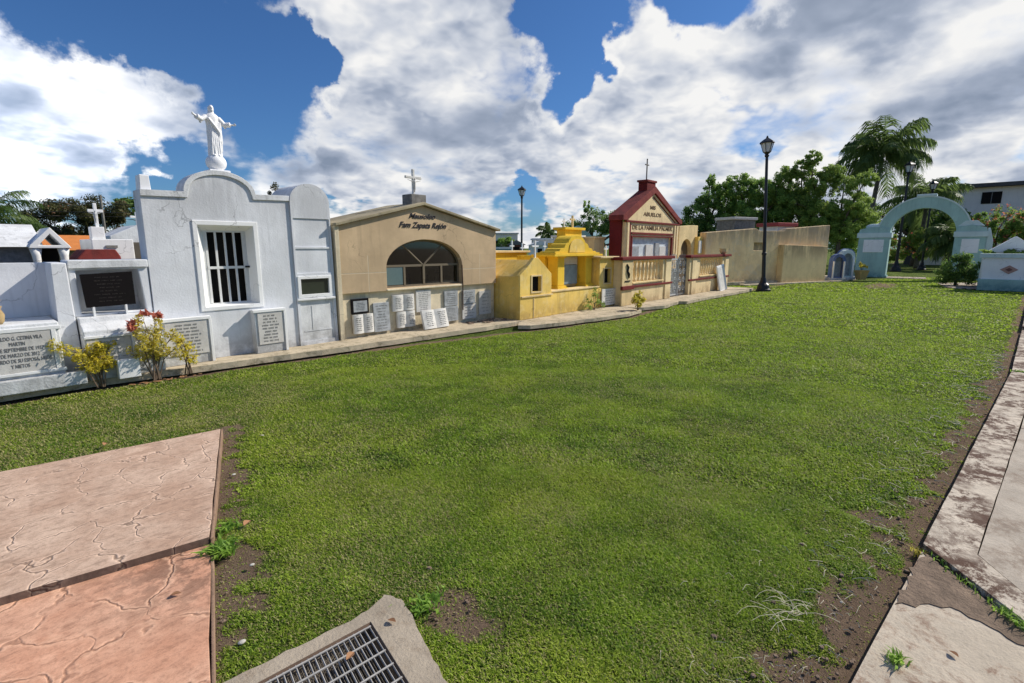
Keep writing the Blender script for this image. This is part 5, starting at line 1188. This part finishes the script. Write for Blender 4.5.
far_house('white_gravehouse', 'white grave house just right of the distant lamp', 26.5, 21.4, 1.2, 2, 1.7, white_trim, .3, white_old, win=((-.15,.15,1.2,1.5),))
far_house('grey_gravehouse', 'grey white grave house behind the left shoulder of the altar tomb', 28.8, 22.6, 1.9, 2, 2.1, pale_house, None, white_old, win=((-.5,-.2,1.4,1.8),(.2,.5,1.4,1.8)))
far_house('blue_tomb', 'low sky blue tomb beside the tan mausoleum corner', 20.5, 19.2, .9, 1.5, 1.5, plain_mat('sky_blue',(.16,.36,.50),.7), None, white_trim)
far_house('gable_house', 'small house with a turquoise edged gable right of the yellow tower', 21.5, 14.9, 1.2, 2.5, 2.05, pale_house, .60, turquoise)
for (x,y,z,h,lb) in ((18.2,16.4,1.35,.55,'distant white cross between the tan mausoleum and the lamp'),(20.8,18.0,1.3,.5,'distant white cross right of the distant lamp pole'),(23.2,18.4,1.3,.6,'distant white cross left of the yellow tower')):
    t = cross('cross', lb, x, y, z-1.3, h+1.3, .3, .07, white_trim, 'distant white crosses', bar=.86, base=True)
o = thing('white_tomb', 'plain white wall tomb right of the yellow tower', 'tomb', (14.2,9.6,0)); MB().box(13.55,14.15,9.6,10.4,0,1.92).build('body', white_old, o, bevel=.012); MB().box(13.5,14.2,9.55,10.45,1.92,1.97).build('slab_top', white_trim, o)
o = thing('tan_tomb', 'plain tan wall tomb left of the oxblood chapel side', 'tomb', (14.6,9.7,0)); MB().box(14.17,14.79,9.2,10.4,0,1.88).build('body', yellow_pale, o, bevel=.012); MB().box(14.14,14.79,9.15,10.4,1.88,1.93).build('slab_top', cream_wall, o)
# house far right
t = thing('house', 'large pale house with a flat dark roof edge at the right behind the shrubs', 'house', (60,-3,0))
MB().box(60,68,-14,4.0,0,6.55).build('wall', pale_house, t)
MB().box(59.3,68.5,-14.5,5.4,6.55,6.85).build('roof', roof_dark, t)
MB().box(59.94,60.01,-.9,.35,5.2,6.15).build('window', dark_room, t)
MB().box(59.90,59.95,-.31,-.25,5.2,6.15).build('window_frame', stone_grey, t)
MB().box(60.5,66,4.0,5.1,0,6.5).build('side_wing', roof_dark, t)
t = thing('pale_building', 'low pale building glimpsed between the trees above the old wall', 'building', (44,9.5,0)); MB().box(43.5,47,9.2,11.5,0,2.9).build('wall', pale_house, t); MB().box(43.3,47,9.1,11.6,2.9,3.1).build('roof', epitaph, t)

# ------------------------------------------------------------------ sky, sun, camera
SUN_AZ, SUN_EL = -25., 38.
w = bpy.data.worlds.new('World'); sc.world = w; w.use_nodes = True; w.cycles.sampling_method = 'MANUAL'; w.cycles.sample_map_resolution = 256
t = NT.__new__(NT); t.t = w.node_tree; t.t.nodes.clear()
D = t.n('ShaderNodeTexCoord').outputs['Generated']
D = t.n('ShaderNodeVectorMath', {0: D}, operation='NORMALIZE').outputs[0]
sky = t.n('ShaderNodeTexSky', sky_type='NISHITA', sun_disc=False, sun_elevation=R(SUN_EL), sun_rotation=R(90-SUN_AZ), air_density=1., dust_density=.6, ozone_density=2.5)
def direc(az, el): a, e = R(az), R(el); return (math.cos(e)*math.cos(a), math.cos(e)*math.sin(a), math.sin(e))
POS = [(83.9,16.2,4.4),(79.6,12.6,6.1),(83.7,9.8,5.5),(74.3,10.6,4.0),(82.3,6.6,4.9),(74.8,12.6,3.4),(67.4,20.5,2.6),(60.1,20.0,6.4),(51.4,19.8,8.6),(43.2,18.4,7.9),(53.6,13.6,7.0),(60.7,11.0,4.4),(58.0,6.8,5.7),(49.6,10.0,7.3),(41.2,12.0,5.2),(67.1,7.6,2.6),(64.4,16.3,1.1),(71.5,9.0,1.8),(29.0,18.0,5.3),(23.2,17.5,7.5),(14.4,15.6,9.8),(30.7,11.8,6.1),(20.8,9.4,8.8),(10.1,11.9,9.6),(3.6,14.6,8.6),(.3,7.6,8.7),(36.8,5.0,5.4),(46.6,3.4,4.3),(30.5,5.9,6.3)]
NEG = [(80.8,18.2,3.4),(76.4,17.5,4.2),(72.2,16.0,4.4),(65.9,13.6,5.2),(68.2,16.6,4.8),(63.0,16.6,3.4),(70.2,12.0,3.4),(76.6,6.3,3.0),(74.0,19.5,4.0),(36.6,22.0,3.4),(37.0,17.5,3.6),(38.1,22.9,3.6),(24.4,21.7,3.9),(35.6,13.6,2.9),(42.2,7.3,2.6),(19.1,21.3,3.0),(62.8,19.7,1.5),(84.5,19.,3.)]
# wobble the look-up direction so cloud banks get ragged outlines
def wobble(scale, detail, amp):
    q = t.n('ShaderNodeTexNoise', {'Vector': D, 'Scale': scale, 'Detail': detail, 'Roughness': .6}).outputs['Color']
    return t.n('ShaderNodeVectorMath', {0: t.n('ShaderNodeVectorMath', {0: q, 1: (.5,.5,.5)}, operation='SUBTRACT').outputs[0], 'Scale': amp}, operation='SCALE').outputs[0]
wb = t.n('ShaderNodeVectorMath', {0: wobble(6., 3., .20), 1: wobble(21., 5., .075)}, operation='ADD').outputs[0]
DW = t.n('ShaderNodeVectorMath', {0: t.n('ShaderNodeVectorMath', {0: D, 1: wb}, operation='ADD').outputs[0]}, operation='NORMALIZE').outputs[0]
acc = None
for lst, sg in ((POS, .85), (NEG, -1.25)):
    for az, el, r in lst:
        k = 1.0/(R(r)**2)
        dt = t.n('ShaderNodeVectorMath', {0: DW, 1: direc(az, el)}, operation='DOT_PRODUCT').outputs['Value']
        e = t.math('EXPONENT', t.math('MULTIPLY_ADD', dt, 2*k, -2*k))
        acc = t.math('MULTIPLY_ADD', e, sg, acc if acc is not None else 0.)
acc = t.math('MINIMUM', t.math('MAXIMUM', acc, -1.3), 1.0)
sp = t.n('ShaderNodeSeparateXYZ', {'Vector': D}).outputs
iz = t.math('DIVIDE', 1., t.math('ADD', t.math('MAXIMUM', sp[2], 0.), .34))
PL = t.n('ShaderNodeVectorMath', {0: D, 'Scale': iz}, operation='SCALE').outputs[0]
def fb(vec, scale, detail, rough, dist=0.):
    return t.n('ShaderNodeTexNoise', {'Vector': vec, 'Scale': scale, 'Detail': detail, 'Roughness': rough, 'Distortion': dist}).outputs['Fac']
sd = direc(SUN_AZ, SUN_EL)
def billow(vec):
    a = t.math('ABSOLUTE', t.math('MULTIPLY_ADD', fb(vec, 5.2, 3., .5), 2., -1.)); b = t.math('ABSOLUTE', t.math('MULTIPLY_ADD', fb(vec, 13., 2.5, .5), 2., -1.))
    return t.math('SUBTRACT', .75, t.math('ADD', a, t.math('MULTIPLY', b, .55)))
wv = t.n('ShaderNodeTexNoise', {'Vector': PL, 'Scale': 6., 'Detail': 2.}).outputs['Color']
PW = t.n('ShaderNodeVectorMath', {0: PL, 1: t.n('ShaderNodeVectorMath', {0: wv, 'Scale': .05}, operation='SCALE').outputs[0]}, operation='ADD').outputs[0]
off = (sd[0]*.045, sd[1]*.045, sd[2]*.06)
PS = t.n('ShaderNodeVectorMath', {0: PW, 1: off}, operation='ADD').outputs[0]
PLs = t.n('ShaderNodeVectorMath', {0: PL, 1: (sd[0]*.10, sd[1]*.10, sd[2]*.14)}, operation='ADD').outputs[0]
n_big = fb(PL, 2.6, 4., .52); b0 = billow(PW); b1 = billow(PS)
n_lo0 = fb(PL, 3.2, 2., .45); n_lo1 = fb(PLs, 3.2, 2., .45)
fine = fb(PW, 15., 5., .6)
dens = t.math('ADD', t.math('MULTIPLY', t.math('SUBTRACT', n_big, .5), 2.7), t.math('MULTIPLY_ADD', acc, .80, -.12))
dens = t.math('ADD', dens, t.math('MULTIPLY', t.math('SUBTRACT', .42, b0), .50))
dens = t.math('ADD', dens, t.math('MULTIPLY', t.math('SUBTRACT', fine, .5), .42))
soft = t.ss(fb(PL, 1.9, 2., .5), .40, .62)
alpha = t.ss(dens, t.math('MULTIPLY_ADD', soft, -.16, -.02), t.math('MULTIPLY_ADD', soft, .50, .26))
lit = t.math('ADD', .72, t.math('MULTIPLY', t.math('SUBTRACT', n_lo0, n_lo1), 2.5))
lit = t.math('ADD', lit, t.math('MULTIPLY', t.math('SUBTRACT', b1, b0), t.math('MULTIPLY_ADD', soft, -.5, .85)))
lit = t.math('ADD', lit, t.math('MULTIPLY', t.math('SUBTRACT', fine, .5), .08))
thick = t.ss(dens, .30, 1.15)
big = t.ss(fb(PL, 1.7, 2., .5), .38, .60)
lit = t.math('SUBTRACT', lit, t.math('MULTIPLY', t.math('MULTIPLY', thick, t.math('MULTIPLY_ADD', big, .95, .25)), .74))
sunward = t.n('ShaderNodeVectorMath', {0: D, 1: sd}, operation='DOT_PRODUCT').outputs['Value']
lit = t.math('ADD', lit, t.math('MULTIPLY', t.ss(sunward, .45, .95), .22))
ramp = t.n('ShaderNodeValToRGB', {'Fac': t.math('MULTIPLY_ADD', lit, .80, .17)}); cr_ = ramp.color_ramp
cr_.elements[0].position = .0; cr_.elements[0].color = (.25,.31,.42,1); cr_.elements[1].position = .98; cr_.elements[1].color = (.98,.975,.965,1)
e = cr_.elements.new(.36); e.color = (.40,.46,.58,1); e = cr_.elements.new(.64); e.color = (.66,.70,.78,1)
# mostly unseen clouds away from the sun and overhead, brightened to add fill light
gain = t.math('ADD', 10.4, t.math('MULTIPLY', t.ss(sunward, .15, -.5), 20.))
gain = t.math('ADD', gain, t.math('MULTIPLY', t.ss(sp[2], .5, .8), 12.))
cl = t.n('ShaderNodeVectorMath', {0: ramp.outputs[0], 'Scale': gain}, operation='SCALE').outputs[0]
skc = t.mix(1., sky.outputs[0], (.42,.71,1.08), 'MULTIPLY')
col = t.mix(alpha, skc, cl)
bg = t.n('ShaderNodeBackground', {'Color': col, 'Strength': .09})
t.n('ShaderNodeOutputWorld', {'Surface': bg.outputs[0]})

ld = bpy.data.lights.new('sun', 'SUN'); ld.energy = 5.0; ld.angle = R(.53); ld.color = (1.,.93,.82)
so = bpy.data.objects.new('sun', ld); COL.objects.link(so)
so.rotation_euler = Vector(sd).to_track_quat('Z', 'Y').to_euler(); so.location = (20,-10,30)
cd = bpy.data.cameras.new('camera'); cam = bpy.data.objects.new('camera', cd); COL.objects.link(cam); sc.camera = cam
cd.sensor_width = 36; cd.lens = 510*36/1024; cd.clip_end = 2000; cd.clip_start = .05
cam.location = (0,0,1.6); cam.rotation_euler = (R(90-10.5), 0, R(42-90))
sc.view_settings.view_transform = 'Standard'; sc.view_settings.look = 'None'; sc.view_settings.exposure = 0; sc.view_settings.gamma = 1
sc.cycles.use_denoising = True; sc.cycles.max_bounces = 6; sc.cycles.transparent_max_bounces = 12
for o in list(bpy.data.objects):
    if '_w' in o: del o['_w']
